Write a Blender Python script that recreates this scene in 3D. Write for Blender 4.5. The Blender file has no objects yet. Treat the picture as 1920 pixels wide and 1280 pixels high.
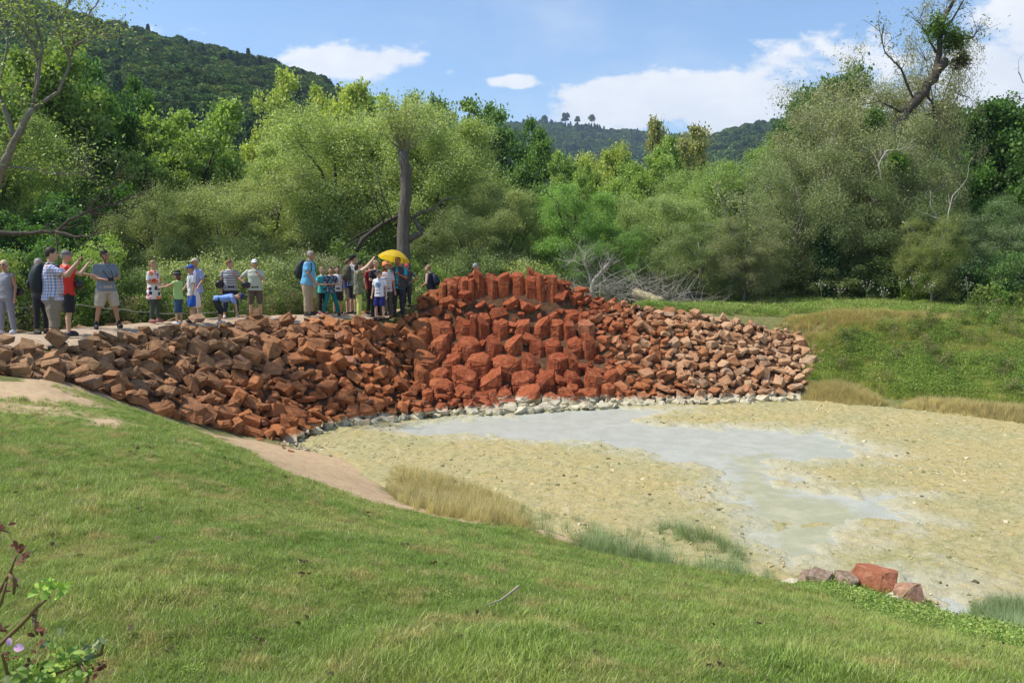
import bpy, bmesh, math, random
import numpy as np
from mathutils import Vector, Matrix, Euler
S = bpy.context.scene; C = S.collection
RAD = math.radians
# ---------------------------------------------------------------- camera
PITCH, F, CZ = RAD(5.07), 1600.0, 1.55
cam = bpy.data.cameras.new('camera'); cam.sensor_width = 36; cam.lens = 36*F/1920
cam.clip_start = 0.05; cam.clip_end = 8000
co = bpy.data.objects.new('camera', cam); C.objects.link(co)
co.location = (0, 0, CZ); co.rotation_euler = (RAD(90)-PITCH, 0, 0); S.camera = co
# ---------------------------------------------------------------- light, sky, exposure
SUN_EL = RAD(56); sun_h = Vector((-0.98, -0.10)).normalized()
tosun = Vector((sun_h.x*math.cos(SUN_EL), sun_h.y*math.cos(SUN_EL), math.sin(SUN_EL)))
sl = bpy.data.lights.new('sun', 'SUN'); sl.energy = 5.0; sl.angle = RAD(0.5); sl.color = (1, .955, .88)
so = bpy.data.objects.new('sun', sl); C.objects.link(so)
so.rotation_euler = tosun.to_track_quat('Z', 'Y').to_euler(); so.location = (-20, -5, 30)
S.view_settings.view_transform = 'Standard'; S.view_settings.look = 'None'; S.view_settings.gamma = 1
S.view_settings.use_curve_mapping = False; S.view_settings.exposure = 0.22
S.cycles.max_bounces = 6; S.cycles.diffuse_bounces = 3; S.cycles.glossy_bounces = 2
S.cycles.transmission_bounces = 3; S.cycles.transparent_max_bounces = 6; S.cycles.caustics_reflective = False

def nd(nt, t, ins=None, **p):
    n = nt.nodes.new(t)
    for k, v in p.items(): setattr(n, k, v)
    for k, v in (ins or {}).items():
        s = n.inputs[k]
        if isinstance(v, bpy.types.NodeSocket): nt.links.new(v, s)
        else: s.default_value = v
    return n
def mth(nt, op, a, b=0.0, c=None, clamp=False):
    i = {0: a, 1: b}
    if c is not None: i[2] = c
    return nd(nt, 'ShaderNodeMath', i, operation=op, use_clamp=clamp).outputs[0]
def c4(c): return (c[0], c[1], c[2], 1)
def mix(nt, f, a, b, blend='MIX'):
    n = nt.nodes.new('ShaderNodeMix'); n.data_type = 'RGBA'; n.blend_type = blend
    for s, v in ((n.inputs[0], f), (n.inputs[6], a), (n.inputs[7], b)):
        if isinstance(v, bpy.types.NodeSocket): nt.links.new(v, s)
        else: s.default_value = c4(v) if isinstance(v, tuple) else v
    return n.outputs[2]
def sstep(nt, x, a, b):
    n = nt.nodes.new('ShaderNodeMapRange'); n.interpolation_type = 'SMOOTHSTEP'
    nt.links.new(x, n.inputs[0]); n.inputs[1].default_value = a; n.inputs[2].default_value = b
    return n.outputs[0]
def noise(nt, vec, scale, detail=4, rough=.55, out=0):
    return nd(nt, 'ShaderNodeTexNoise', {'Vector': vec, 'Scale': scale, 'Detail': detail, 'Roughness': rough}).outputs[out]

W = bpy.data.worlds.new('World'); S.world = W; W.use_nodes = True
nt = W.node_tree; nt.nodes.clear()
sky = nd(nt, 'ShaderNodeTexSky', sky_type='NISHITA', sun_disc=False, sun_elevation=SUN_EL,
         sun_rotation=math.atan2(sun_h.x, sun_h.y), altitude=100, air_density=1.0, dust_density=.7, ozone_density=1.6)
tc = nd(nt, 'ShaderNodeTexCoord').outputs['Generated']
sp = nd(nt, 'ShaderNodeSeparateXYZ', {0: tc})
yy = mth(nt, 'MAXIMUM', mth(nt, 'ABSOLUTE', sp.outputs[1]), .05)
ax = mth(nt, 'DIVIDE', sp.outputs[0], yy); ez = mth(nt, 'DIVIDE', sp.outputs[2], yy)
front = mth(nt, 'GREATER_THAN', sp.outputs[1], -2.0)
pv = nd(nt, 'ShaderNodeCombineXYZ', {0: ax, 1: mth(nt, 'MULTIPLY', ez, 1.7)}).outputs[0]
n1 = noise(nt, pv, 13, 10, .62); n2 = noise(nt, pv, 3.0, 5, .6)
clouds = [(655, 118, 120, 34, .95), (745, 108, 60, 26, .8), (560, 128, 90, 20, .5), (830, 138, 45, 14, .35), (970, 155, 52, 15, .8), (360, 58, 90, 18, .35), (487, 72, 18, 12, .4),
          (1200, 190, 150, 52, 1.1), (1100, 215, 90, 34, .9), (1350, 200, 190, 60, 1.0), (1310, 112, 32, 14, .35), (1520, 130, 230, 60, .55), (1850, 160, 170, 130, .85), (1900, 25, 80, 50, .7), (1620, 215, 200, 50, .7),
          (1560, 60, 200, 30, .3), (-200, 150, 200, 60, .7), (2300, 150, 300, 90, .9)]
acc = None
for (u, v, w, h, k) in clouds:
    a0 = (u-960)/F; e0 = (640-v)/F; e0 = (e0*math.cos(PITCH)-math.sin(PITCH))/(math.cos(PITCH)+e0*math.sin(PITCH))
    dx = mth(nt, 'MULTIPLY', mth(nt, 'SUBTRACT', ax, a0), F/w); dz = mth(nt, 'MULTIPLY', mth(nt, 'SUBTRACT', ez, e0), F/h)
    r2 = mth(nt, 'ADD', mth(nt, 'MULTIPLY', dx, dx), mth(nt, 'MULTIPLY', dz, dz))
    g = mth(nt, 'MULTIPLY', mth(nt, 'EXPONENT', mth(nt, 'MULTIPLY', r2, -.8)), k)
    acc = g if acc is None else mth(nt, 'MAXIMUM', acc, g)
dens = mth(nt, 'ADD', acc, mth(nt, 'MULTIPLY', mth(nt, 'SUBTRACT', n1, .5), 1.7))
cm = mth(nt, 'MULTIPLY', sstep(nt, dens, .30, .62), .95)
veil = mth(nt, 'MULTIPLY', sstep(nt, n2, .42, .75), mth(nt, 'ADD', mth(nt, 'MULTIPLY', sstep(nt, ax, -.5, .8), .35), .2))
cm = mth(nt, 'MAXIMUM', cm, veil)
ccol = mix(nt, sstep(nt, n1, .3, .8), (5.7, 5.95, 6.35), (6.9, 6.9, 6.9))
skyc = mix(nt, 1.0, sky.outputs[0], (1.0, 1.12, 1.22), 'MULTIPLY')
fin = mix(nt, cm, skyc, ccol)
bg = nd(nt, 'ShaderNodeBackground', {0: fin, 1: .14})
nd(nt, 'ShaderNodeOutputWorld', {0: bg.outputs[0]})

# ---------------------------------------------------------------- projection helpers (pixel of the 1920 px photo <-> place)
cp_, sp_ = math.cos(PITCH), math.sin(PITCH)
def ray(u, v):
    a = (u-960)/F; b = (640-v)/F; yy = cp_+b*sp_
    return a/yy, (b*cp_-sp_)/yy          # x per metre of y, z per metre of y
def at(u, v, d):
    a, s = ray(u, v); return Vector((a*d, d, CZ+s*d))
def on_level(u, v, z):
    a, s = ray(u, v); return at(u, v, (z-CZ)/s)
def proj(x, y, z):
    zz = z-CZ; depth = y*cp_-zz*sp_; up = y*sp_+zz*cp_
    return 960+F*x/depth, 640-F*up/depth
rng = np.random.default_rng(7); random.seed(7)
def hash2(ix, iy, s):
    h = np.sin(ix*127.1+iy*311.7+s*74.7)*43758.5453; return h-np.floor(h)
def vnoise(x, y, s=0):
    ix, iy = np.floor(x), np.floor(y); fx, fy = x-ix, y-iy
    fx = fx*fx*(3-2*fx); fy = fy*fy*(3-2*fy)
    a, b = hash2(ix, iy, s), hash2(ix+1, iy, s); c, d = hash2(ix, iy+1, s), hash2(ix+1, iy+1, s)
    return (a*(1-fx)+b*fx)*(1-fy)+(c*(1-fx)+d*fx)*fy-.5
def fbm(x, y, s=0, o=4):
    t = 0; k = 1.0
    for i in range(o): t = t+vnoise(x*2**i, y*2**i, s+i)*k; k *= .5
    return t
def in_poly(px, py, poly):
    px, py = np.asarray(px, float), np.asarray(py, float); r = np.zeros(px.shape, bool); n = len(poly)
    for i in range(n):
        x1, y1 = poly[i][:2]; x2, y2 = poly[(i+1) % n][:2]
        if y1 == y2: continue
        c = ((y1 > py) != (y2 > py)) & (px < (x2-x1)*(py-y1)/(y2-y1)+x1); r ^= c
    return r
def sd_poly(px, py, poly):              # signed distance, + inside
    d = np.full(np.shape(px), 1e9); n = len(poly)
    for i in range(n):
        x1, y1 = poly[i][:2]; x2, y2 = poly[(i+1) % n][:2]; ex, ey = x2-x1, y2-y1
        t = np.clip(((px-x1)*ex+(py-y1)*ey)/(ex*ex+ey*ey+1e-9), 0, 1)
        d = np.minimum(d, np.hypot(px-x1-t*ex, py-y1-t*ey))
    return np.where(in_poly(px, py, poly), d, -d)

def tag(o, label=None, cat=None, group=None, kind=None):
    if label: o['label'] = label
    if cat: o['category'] = cat
    if group: o['group'] = group
    if kind: o['kind'] = kind
    return o
def link(o, parent=None):
    C.objects.link(o)
    if parent is not None: o.parent = parent
    return o
def mesh_np(name, verts, faces, mats=(), attrs=None, smooth=False):
    verts = np.asarray(verts, np.float32); faces = np.asarray(faces, np.int32); m = bpy.data.meshes.new(name)
    k = faces.shape[1]; m.vertices.add(len(verts)); m.vertices.foreach_set('co', verts.ravel())
    m.loops.add(faces.size); m.loops.foreach_set('vertex_index', faces.ravel())
    m.polygons.add(len(faces)); m.polygons.foreach_set('loop_start', np.arange(0, faces.size, k, dtype=np.int32))
    for an, (dom, typ, data) in (attrs or {}).items():
        a = m.attributes.new(an, typ, dom); data = np.asarray(data, np.float32)
        a.data.foreach_set('vector' if typ == 'FLOAT_VECTOR' else 'value', data.ravel())
    for mt in mats: m.materials.append(mt)
    m.update(calc_edges=True); m.validate()
    m.polygons.foreach_set('use_smooth', np.full(len(m.polygons), smooth)); return m
def mobj(name, mesh, parent=None, **k):
    o = bpy.data.objects.new(name, mesh); link(o, parent); return tag(o, **k)
def empty(name, loc, rz=0, **k):
    o = bpy.data.objects.new(name, None); o.empty_display_size = .2; link(o); o.location = loc; o.rotation_euler = (0, 0, rz); return tag(o, **k)
class MB:                                # collects quads / tris into one mesh
    def __init__(s): s.v = []; s.f = []; s.n = 0
    def add(s, v, f):
        s.v.append(np.asarray(v, float)); s.f += [tuple(int(i)+s.n for i in q) for q in f]; s.n += len(v)
    def tube(s, pts, rad, seg=6, cap=True):
        pts = [Vector(p) for p in pts]; n = len(pts); vs = []
        ref = Vector((0, 0, 1)) if abs((pts[-1]-pts[0]).normalized().z) < .9 else Vector((1, 0, 0))
        for i, p in enumerate(pts):
            t = (pts[min(i+1, n-1)]-pts[max(i-1, 0)]).normalized(); a = t.cross(ref).normalized(); b = a.cross(t)
            r = rad[i] if hasattr(rad, '__len__') else rad; rx, ry = r if hasattr(r, '__len__') else (r, r)
            for k in range(seg):
                w = 2*math.pi*k/seg; vs.append(p+a*math.cos(w)*rx+b*math.sin(w)*ry)
        fs = [(i*seg+k, i*seg+(k+1) % seg, (i+1)*seg+(k+1) % seg, (i+1)*seg+k) for i in range(n-1) for k in range(seg)]
        if cap: fs += [tuple(range(seg))[::-1], tuple(range((n-1)*seg, n*seg))]
        s.add([tuple(v) for v in vs], fs); return s
    def box(s, c, d, rot=None):
        M = rot if rot is not None else Matrix.Identity(3)
        v = [Vector(c)+M @ Vector((d[0]/2*i, d[1]/2*j, d[2]/2*k)) for i in (-1, 1) for j in (-1, 1) for k in (-1, 1)]
        s.add([tuple(x) for x in v], [(0, 1, 3, 2), (4, 6, 7, 5), (0, 4, 5, 1), (2, 3, 7, 6), (0, 2, 6, 4), (1, 5, 7, 3)]); return s
    def ell(s, c, r, rot=None, nu=14, nv=10, zmin=None):
        M = rot if rot is not None else Matrix.Identity(3); v = []
        for j in range(nv+1):
            th = math.pi*j/nv
            for i in range(nu):
                ph = 2*math.pi*i/nu; p = Vector((r[0]*math.sin(th)*math.cos(ph), r[1]*math.sin(th)*math.sin(ph), r[2]*math.cos(th)))
                if zmin is not None: p.z = max(p.z, zmin)
                v.append(tuple(Vector(c)+M @ p))
        s.add(v, [(j*nu+i, (j+1)*nu+i, (j+1)*nu+(i+1) % nu, j*nu+(i+1) % nu) for j in range(nv) for i in range(nu)]); return s
    def cap(s, a, ra, b, rb, seg=10):    # tapered capsule
        a, b = Vector(a), Vector(b); t = (b-a).normalized(); P = []; R = []
        for w in (-80, -50, -20): P.append(a+t*ra*math.sin(RAD(w))); R.append(ra*math.cos(RAD(w)))
        for w in (20, 50, 80): P.append(b+t*rb*math.sin(RAD(w))); R.append(rb*math.cos(RAD(w)))
        return s.tube(P, R, seg)
    def mesh(s, name, mats=(), smooth=False, attrs=None):
        m = bpy.data.meshes.new(name); m.from_pydata(np.concatenate(s.v).tolist(), [], s.f)
        for mt in mats: m.materials.append(mt)
        m.polygons.foreach_set('use_smooth', np.full(len(m.polygons), smooth))
        return m
    def build(s, name, mat=None, parent=None, smooth=False, **k):
        return mobj(name, s.mesh(name, [mat] if mat else [], smooth), parent, **k)

# ---------------------------------------------------------------- materials
def mat(name):
    m = bpy.data.materials.new(name); m.use_nodes = True; t = m.node_tree; t.nodes.clear()
    return m, t
def fin_bsdf(t, col, rough=.8, bump=None, bstr=.3, bdist=.02, spec=.3, extra=None):
    ins = {'Base Color': c4(col) if isinstance(col, tuple) else col, 'Roughness': rough, 'Specular IOR Level': spec}
    if bump is not None: ins['Normal'] = nd(t, 'ShaderNodeBump', {'Strength': bstr, 'Distance': bdist, 'Height': bump}).outputs[0]
    b = nd(t, 'ShaderNodeBsdfPrincipled', ins).outputs[0]
    if extra: b = extra(b)
    nd(t, 'ShaderNodeOutputMaterial', {0: b}); return b
def gpos(t): return nd(t, 'ShaderNodeNewGeometry').outputs['Position']
def opos(t): return nd(t, 'ShaderNodeTexCoord').outputs['Object']
def attr(t, n): return nd(t, 'ShaderNodeAttribute', attribute_name=n).outputs['Fac']

def m_leaf(name, trans=.35, var=.55, spec=.35, inst=False, rough=.55, fixed=None, gain=2.05):
    m, t = mat(name); oi = nd(t, 'ShaderNodeObjectInfo'); r = attr(t, 'rnd')
    p = gpos(t); big = noise(t, p, .35, 3)
    col = nd(t, 'ShaderNodeRGB').outputs[0] if fixed else oi.outputs['Color']
    if fixed: col.default_value = c4(fixed)
    k = mth(t, 'ADD', mth(t, 'MULTIPLY', r, var*1.3), 1-var*.65)
    k = mth(t, 'MULTIPLY', k, mth(t, 'ADD', mth(t, 'MULTIPLY', big, .7), .65))
    if inst: k = mth(t, 'MULTIPLY', k, mth(t, 'ADD', mth(t, 'MULTIPLY', oi.outputs['Random'], .7), .65))
    kk = nd(t, 'ShaderNodeCombineXYZ', {0: mth(t, 'MULTIPLY', k, mth(t, 'ADD', mth(t, 'MULTIPLY', r, .3), .85)), 1: k, 2: mth(t, 'MULTIPLY', k, .9)}).outputs[0]
    kk = nd(t, 'ShaderNodeVectorMath', {0: kk, 3: gain}, operation='SCALE').outputs[0]
    c = mix(t, 1.0, col, kk, 'MULTIPLY')
    def ex(b):
        tr = nd(t, 'ShaderNodeBsdfTranslucent', {0: mix(t, 1.0, c, (1.15, 1.25, .55), 'MULTIPLY')}).outputs[0]
        return nd(t, 'ShaderNodeMixShader', {0: trans, 1: b, 2: tr}).outputs[0]
    fin_bsdf(t, c, rough, spec=spec, extra=ex); return m
def m_bark(name, a, b, sc=14, st=.5):
    m, t = mat(name); p = opos(t)
    sv = nd(t, 'ShaderNodeMapping', {0: p, 3: (1, 1, .16)}).outputs[0]
    n = noise(t, sv, sc, 6, .65); n2 = noise(t, p, 1.3, 3)
    c = mix(t, sstep(t, n, .3, .7), a, b); c = mix(t, mth(t, 'MULTIPLY', n2, .5), c, (b[0]*1.3, b[1]*1.3, b[2]*1.2))
    fin_bsdf(t, c, .9, n, .8*st*2, .03); return m
M_willow = m_leaf('willow_leaves', .32, .8, .45); M_broad = m_leaf('broad_leaves', .35, .6, .3)
M_bark = m_bark('dark_bark', (.035, .028, .022), (.09, .072, .055)); M_grey = m_bark('grey_bark', (.085, .075, .062), (.21, .19, .165))
M_dead = m_bark('bleached_wood', (.22, .195, .155), (.43, .39, .33)); M_log = m_bark('cut_log', (.25, .20, .11), (.50, .42, .25), 8)
M_pollard = m_bark('furrowed_bark', (.045, .038, .03), (.16, .135, .11), 16, 1.2)

def cloth(name, col, kind=None, c2=None, c3=None):
    m, t = mat(name); p = opos(t); s = nd(t, 'ShaderNodeSeparateXYZ', {0: p}); x, y, z = s.outputs[:3]
    wr = noise(t, p, 9, 4); col = tuple(col); c = mix(t, mth(t, 'MULTIPLY', noise(t, p, 5, 3), .35), col, tuple(k*.7 for k in col))
    def band(v, per, duty): return mth(t, 'LESS_THAN', mth(t, 'FRACT', mth(t, 'ADD', mth(t, 'DIVIDE', v, per), 50)), duty)
    if kind == 'stripe': c = mix(t, band(z, c3[0], c3[1]), c, c2)
    if kind == 'stripe2': c = mix(t, band(z, .12, .22), mix(t, band(mth(t, 'ADD', z, .06), .12, .2), c, c3), c2)
    if kind == 'check':
        a = mth(t, 'ADD', x, y); bx = band(a, .055, .36); bz = band(z, .055, .36)
        k = mth(t, 'MULTIPLY', mth(t, 'ADD', bx, bz), .5); c = mix(t, k, c, c2)
        c = mix(t, mth(t, 'MULTIPLY', band(mth(t, 'ADD', a, .03), .11, .12), .5), c, c3)
    if kind == 'floral':
        v = nd(t, 'ShaderNodeTexVoronoi', {'Vector': p, 'Scale': 9}); r = nd(t, 'ShaderNodeSeparateColor', {0: v.outputs['Color']}).outputs[0]
        n = noise(t, p, 18, 2); d = mth(t, 'ADD', v.outputs['Distance'], mth(t, 'MULTIPLY', n, .3))
        inn = mth(t, 'LESS_THAN', d, .62); c = mix(t, inn, c, mix(t, mth(t, 'GREATER_THAN', r, .72), mix(t, mth(t, 'GREATER_THAN', r, .35), c2, (.85, .22, .05)), c3))
    if kind == 'print':   # speckled print
        n = noise(t, p, 22, 4, .7); c = mix(t, sstep(t, n, .5, .6), c, c2)
    if kind == 'chestprint':
        n = noise(t, p, 30, 2); zz = mth(t, 'MULTIPLY', mth(t, 'COMPARE', z, c3[0], c3[1]), mth(t, 'GREATER_THAN', y, .02))
        c = mix(t, mth(t, 'MULTIPLY', zz, mth(t, 'GREATER_THAN', n, .52)), c, c2)
    if kind == 'ring':    # round printed emblem on the chest
        zz = mth(t, 'SUBTRACT', z, c3); r = mth(t, 'SQRT', mth(t, 'ADD', mth(t, 'MULTIPLY', x, x), mth(t, 'MULTIPLY', zz, zz)))
        g = mth(t, 'MAXIMUM', mth(t, 'COMPARE', r, .062, .016), mth(t, 'LESS_THAN', r, .035))
        dots = mth(t, 'MULTIPLY', mth(t, 'COMPARE', r, .098, .008), band(mth(t, 'ARCTAN2', x, zz), .42, .4))
        g = mth(t, 'MULTIPLY', mth(t, 'MAXIMUM', g, dots), mth(t, 'GREATER_THAN', y, .0)); c = mix(t, g, c, c2)
    fin_bsdf(t, c, .85, wr, .9, .05, .2); return m
_mc = {}
def plain(name, col, rough=.7, spec=.3):
    k = (name, tuple(col), rough)
    if k not in _mc:
        m, t = mat(name); n = noise(t, opos(t), 25, 3)
        c = mix(t, mth(t, 'MULTIPLY', n, .3), tuple(col), tuple(x*.7 for x in col)); fin_bsdf(t, c, rough, n, .15, .01, spec); _mc[k] = m
    return _mc[k]
# ================================================================ GROUND
ZW = -2.12
cps = []
def cpt(u, v, d): cps.append(tuple(at(u, v, d)))
for p in [(0, 0, 0), (-3, 0, .05), (3, 0, -.15), (0, -4, .1), (-8, -3, .1), (8, -3, -.6), (-9, 5, -.15), (-10, 9, -.2), (-12, 11.5, -.25), (8, 4, -1.4), (12, 4, -1.9), (14, 0, -1.5), (-16, 8, -.2), (-2.2, 2.5, -.02)]: cps.append(p)
for u, v, d in [(0, 1280, 3.2), (0, 1000, 5.3), (0, 800, 9.4), (60, 722, 12.6), (400, 1280, 3.3), (400, 1000, 5.6), (400, 860, 9), (420, 832, 12.4),
                (200, 900, 7.3), (200, 770, 11.3), (560, 905, 9.6), (700, 1280, 3.35), (700, 1050, 5.3), (700, 1000, 7.3), (700, 960, 9.8), (740, 940, 11.8), (600, 880, 12.6),
                (1000, 1280, 3.45), (1000, 1100, 5.2), (1000, 1035, 8), (1000, 992, 11.0), (1400, 1280, 3.5), (1400, 1150, 5.6), (1400, 1090, 8.6),
                (1900, 1280, 3.6), (1900, 1235, 5), (1900, 1205, 7.2), (1200, 1180, 4.6), (1200, 1075, 8.6),
                (120, 718, 13.5), (200, 742, 14.4), (300, 780, 15.4), (380, 800, 16.0), (450, 815, 16.6), (560, 832, 17.2)]: cpt(u, v, d)
CREST = [(-14, 12.6), (-9.6, 13.9), (-8.3, 15.1), (-8.1, 17), (-8.0, 19), (-7.4, 20.4), (-6.5, 21.7), (-5.2, 22.7), (-4.1, 23.4)]
for p in CREST: cps.append((p[0], p[1], .02))
BACK = [(-16, 15.2), (-12, 16.6), (-10.9, 18.2), (-10.4, 20), (-9.6, 21.8), (-8.4, 23.6), (-6.6, 25), (-4.4, 26.2), (-2.5, 28)]
for p in BACK: cps.append((p[0], p[1], .02))
for p in [(-16, 19, -.7), (-13, 22, -.7), (-11, 25, -.7), (-8, 27.5, -.7), (-4, 30, -.6), (0, 31, -.5), (-6, 36, -.7), (-14, 32, -.7), (3, 30, -.2), (0, 38, -.3)]: cps.append(p)
RIDGE = [(2.4, 25.7, .42), (3.8, 25.5, .12), (5.4, 25.3, -.16), (7.0, 25.1, -.42), (8.1, 24.9, -.72)]
cps += RIDGE
for p in [(5, 29, 0), (9, 29, 0), (14, 28, .05), (20, 30, .1), (5, 36, .1), (12, 38, .2), (20, 38, .3), (14.3, 25.2, -.2), (10.2, 25.3, -.1), (12, 25.3, -.15), (18, 24, -.2), (12, 23, -1.0), (10.4, 24.2, -.9), (16, 21, -1.3), (20, 17, -1.6), (15.5, 13, -2)]: cps.append(p)
POOLPX = [(1510, 752), (1440, 752), (1300, 757), (1130, 762), (1000, 768), (840, 782), (720, 795), (620, 806), (560, 832), (600, 848), (655, 862), (690, 895), (750, 930), (860, 960), (1000, 988), (1100, 1020), (1200, 1050), (1350, 1078), (1480, 1095), (1620, 1130), (1760, 1175), (1920, 1207)]
POOL = [tuple(on_level(u, v, ZW))[:2] for u, v in POOLPX] + [(9, 6.6), (14, 6.5), (15.5, 13)] + [tuple(on_level(u, v, ZW))[:2] for u, v in [(1920, 797), (1800, 780), (1660, 766), (1590, 760)]]
for p in POOL: cps.append((p[0], p[1], ZW+.01))
cps = np.array(cps)
def _K(a, b): return np.sqrt(((a[:, None, :2]-b[None, :, :2])**2).sum(-1)+.02)
_n = len(cps); A = np.zeros((_n+3, _n+3)); A[:_n, :_n] = _K(cps, cps)-np.eye(_n)*.06
A[:_n, _n] = 1; A[:_n, _n+1:] = cps[:, :2]; A[_n, :_n] = 1; A[_n+1:, :_n] = cps[:, :2].T
_w = np.linalg.solve(A, np.concatenate([cps[:, 2], [0, 0, 0]]))
MC = (0.05, 26.0)
def mound(x, y):
    ey = np.maximum(0, abs(y-MC[1])-.45); zt = np.interp(x-MC[0], [-7, -4.4, -3.2, -2.0, -1.5, 1.15, 1.5, 1.9, 3.7, 5.5, 8], [-1.2, -.05, .26, .74, 1.0, 1.0, .75, .52, .14, -.3, -1.0])
    return zt-ey*np.where(y < MC[1], .95, .8)
def hgt(x, y, rough=True):
    x = np.asarray(x, float); y = np.asarray(y, float); sh = x.shape; P = np.stack([x.ravel(), y.ravel()], -1); o = np.zeros(len(P))
    for i in range(0, len(P), 40000):
        q = P[i:i+40000]; o[i:i+40000] = _K(q, cps) @ _w[:_n]+_w[_n]+q @ _w[_n+1:]
    o = o.reshape(sh)
    sd = sd_poly(x, y, POOL); o = np.where(sd > 0, ZW-np.minimum(.12, sd*.2), np.maximum(o, ZW-.02))
    m = mound(x, y); o = np.where(sd > 0, np.maximum(o, np.where(m > ZW, m, -9)), np.maximum(o, m))
    fr = np.interp(y, [21.9, 22.2, 22.9, 23.4, 23.9, 24.4, 24.9, 25.3, 25.6], [ZW-.05, -2.14, -1.95, -1.52, -1.08, -.64, -.1, .6, 1.02])
    wf = np.clip((4.1-np.abs(x-MC[0]))/1.9, 0, 1)*(y < 25.6)*np.clip((y-21.3)/.6, 0, 1); wf = wf*wf*(3-2*wf); o = o*(1-wf)+wf*np.minimum(o, fr)
    far = np.clip(np.maximum(np.maximum(np.abs(x)-15, (y-36)), (-4-y))/12, 0, 1); far = far*far*(3-2*far)
    o = o*(1-far)+far*(-.25)
    if rough: o = o+np.where(sd > -.05, 0, fbm(x*1.1, y*1.1, 3)*.07+fbm(x*5, y*5, 9, 2)*.02)*np.clip(-sd, 0, 1)
    return o
def h1(x, y): return float(hgt(np.array([x]), np.array([y]))[0])
core_x = np.arange(-15, 15.01, .1); core_y = np.arange(-2, 38.01, .1)
tail = np.cumsum(.2*1.22**np.arange(42))
xs = np.concatenate([-15-tail[::-1], core_x, 15+tail]); ys = np.concatenate([-2-tail[::-1], core_y, 38+tail])
X, Y = np.meshgrid(xs, ys); Z = hgt(X, Y)
idx = np.arange(X.size).reshape(X.shape); quads = np.stack([idx[:-1, :-1], idx[:-1, 1:], idx[1:, 1:], idx[1:, :-1]], -1).reshape(-1, 4)
U, V = proj(X, np.maximum(Y, .5), Z); lawnline = [(-600, 735), (0, 722), (120, 716), (200, 738), (300, 782), (390, 812), (470, 840), (600, 902), (745, 945), (870, 972), (1000, 990), (1200, 1050), (1480, 1092), (1760, 1168), (1920, 1205), (2600, 1330)]
LAWN = [tuple(at(u, v, 1))[:0] or None for u, v in []]
# the lawn outline in the place: march out along each sight line until it meets the ground
def hit(u, v, d0=2.5, d1=60):
    a, s = ray(u, v); d = np.arange(d0, d1, .05); z = hgt(a*d, d, False); k = np.argmax(CZ+s*d < z)
    if not (CZ+s*d < z).any(): k = np.argmin(abs(d-33))
    return a*d[k], d[k]
LAWN = [(-30, 12), (-14, 11.8)]+[hit(u, v) for u, v in lawnline[1:-1]]+[(9, 6.2), (30, 6), (30, -30), (-30, -30)]
sdl = sd_poly(X, Y, LAWN)
def zone_poly(px): return [hit(u, v) for u, v in px]
SAND = zone_poly([(400, 812), (470, 822), (600, 848), (660, 862), (700, 890), (752, 935), (735, 952), (640, 925), (560, 885), (490, 850)])
sds = sd_poly(X, Y, SAND)
# bare / sandy wear on the lawn
bare = np.zeros(X.shape)
for (u, v, wu, wv, k) in [(60, 735, 170, 16, 1.0), (60, 765, 120, 12, .75), (210, 792, 45, 9, .9), (255, 783, 40, 7, .6), (110, 750, 120, 14, .7), (330, 850, 60, 14, .5), (375, 822, 90, 10, .6), (430, 800, 40, 8, .4), (250, 760, 120, 9, .45), (240, 852, 80, 8, .45), (365, 833, 60, 9, .7), (880, 976, 24, 5, .9), (470, 838, 60, 9, .8)]:
    hx, hy = hit(u, v); sx = 1.25*wu/F*hy; sy = 1.8*wv/F*hy/.2
    if v < 745: sy = 1.2
    bare = np.maximum(bare, k*np.exp(-((X-hx)/sx)**2-((Y-hy)/sy)**2))
nearbank = np.exp(-(np.clip(sdl, 0, 9)/.8)**2)*(sdl > -.3)*(X < 1)*(Y > 8)
bare = np.clip(np.maximum(bare, nearbank*.9), 0, 1)
m, t = mat('ground_surface'); p = gpos(t)
def lawn_colour(t, p):
    a = noise(t, p, .55, 4); b = noise(t, p, 3.2, 5, .65); c = noise(t, p, 28, 4, .7)
    g = mix(t, sstep(t, a, .35, .65), (.145, .215, .042), (.215, .255, .065))
    g = mix(t, mth(t, 'MULTIPLY', sstep(t, b, .47, .70), .85), g, (.33, .27, .12)); g = mix(t, mth(t, 'MULTIPLY', sstep(t, c, .45, .75), .4), g, (.07, .12, .02)); return g
g = lawn_colour(t, p); f1 = noise(t, p, 7, 6, .7); f2 = noise(t, p, 40, 4, .7)
sand = mix(t, sstep(t, f1, .35, .7), (.56, .41, .24), (.44, .29, .165)); sand = mix(t, mth(t, 'MULTIPLY', sstep(t, f2, .5, .75), .5), sand, (.66, .52, .36))
soil = mix(t, sstep(t, f1, .35, .65), (.08, .042, .022), (.16, .085, .045))
wild = mix(t, sstep(t, f1, .35, .65), (.10, .14, .035), (.24, .19, .085))
c = mix(t, attr(t, 'lawn'), wild, g)
c = mix(t, sstep(t, mth(t, 'ADD', attr(t, 'bare'), mth(t, 'MULTIPLY', mth(t, 'SUBTRACT', f1, .5), 1.6)), .35, .75), c, sand)
c = mix(t, attr(t, 'sand'), c, sand); c = mix(t, attr(t, 'soil'), c, soil)
fin_bsdf(t, c, .95, mth(t, 'ADD', f2, f1), .6, .04, .1); M_ground = m
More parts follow.
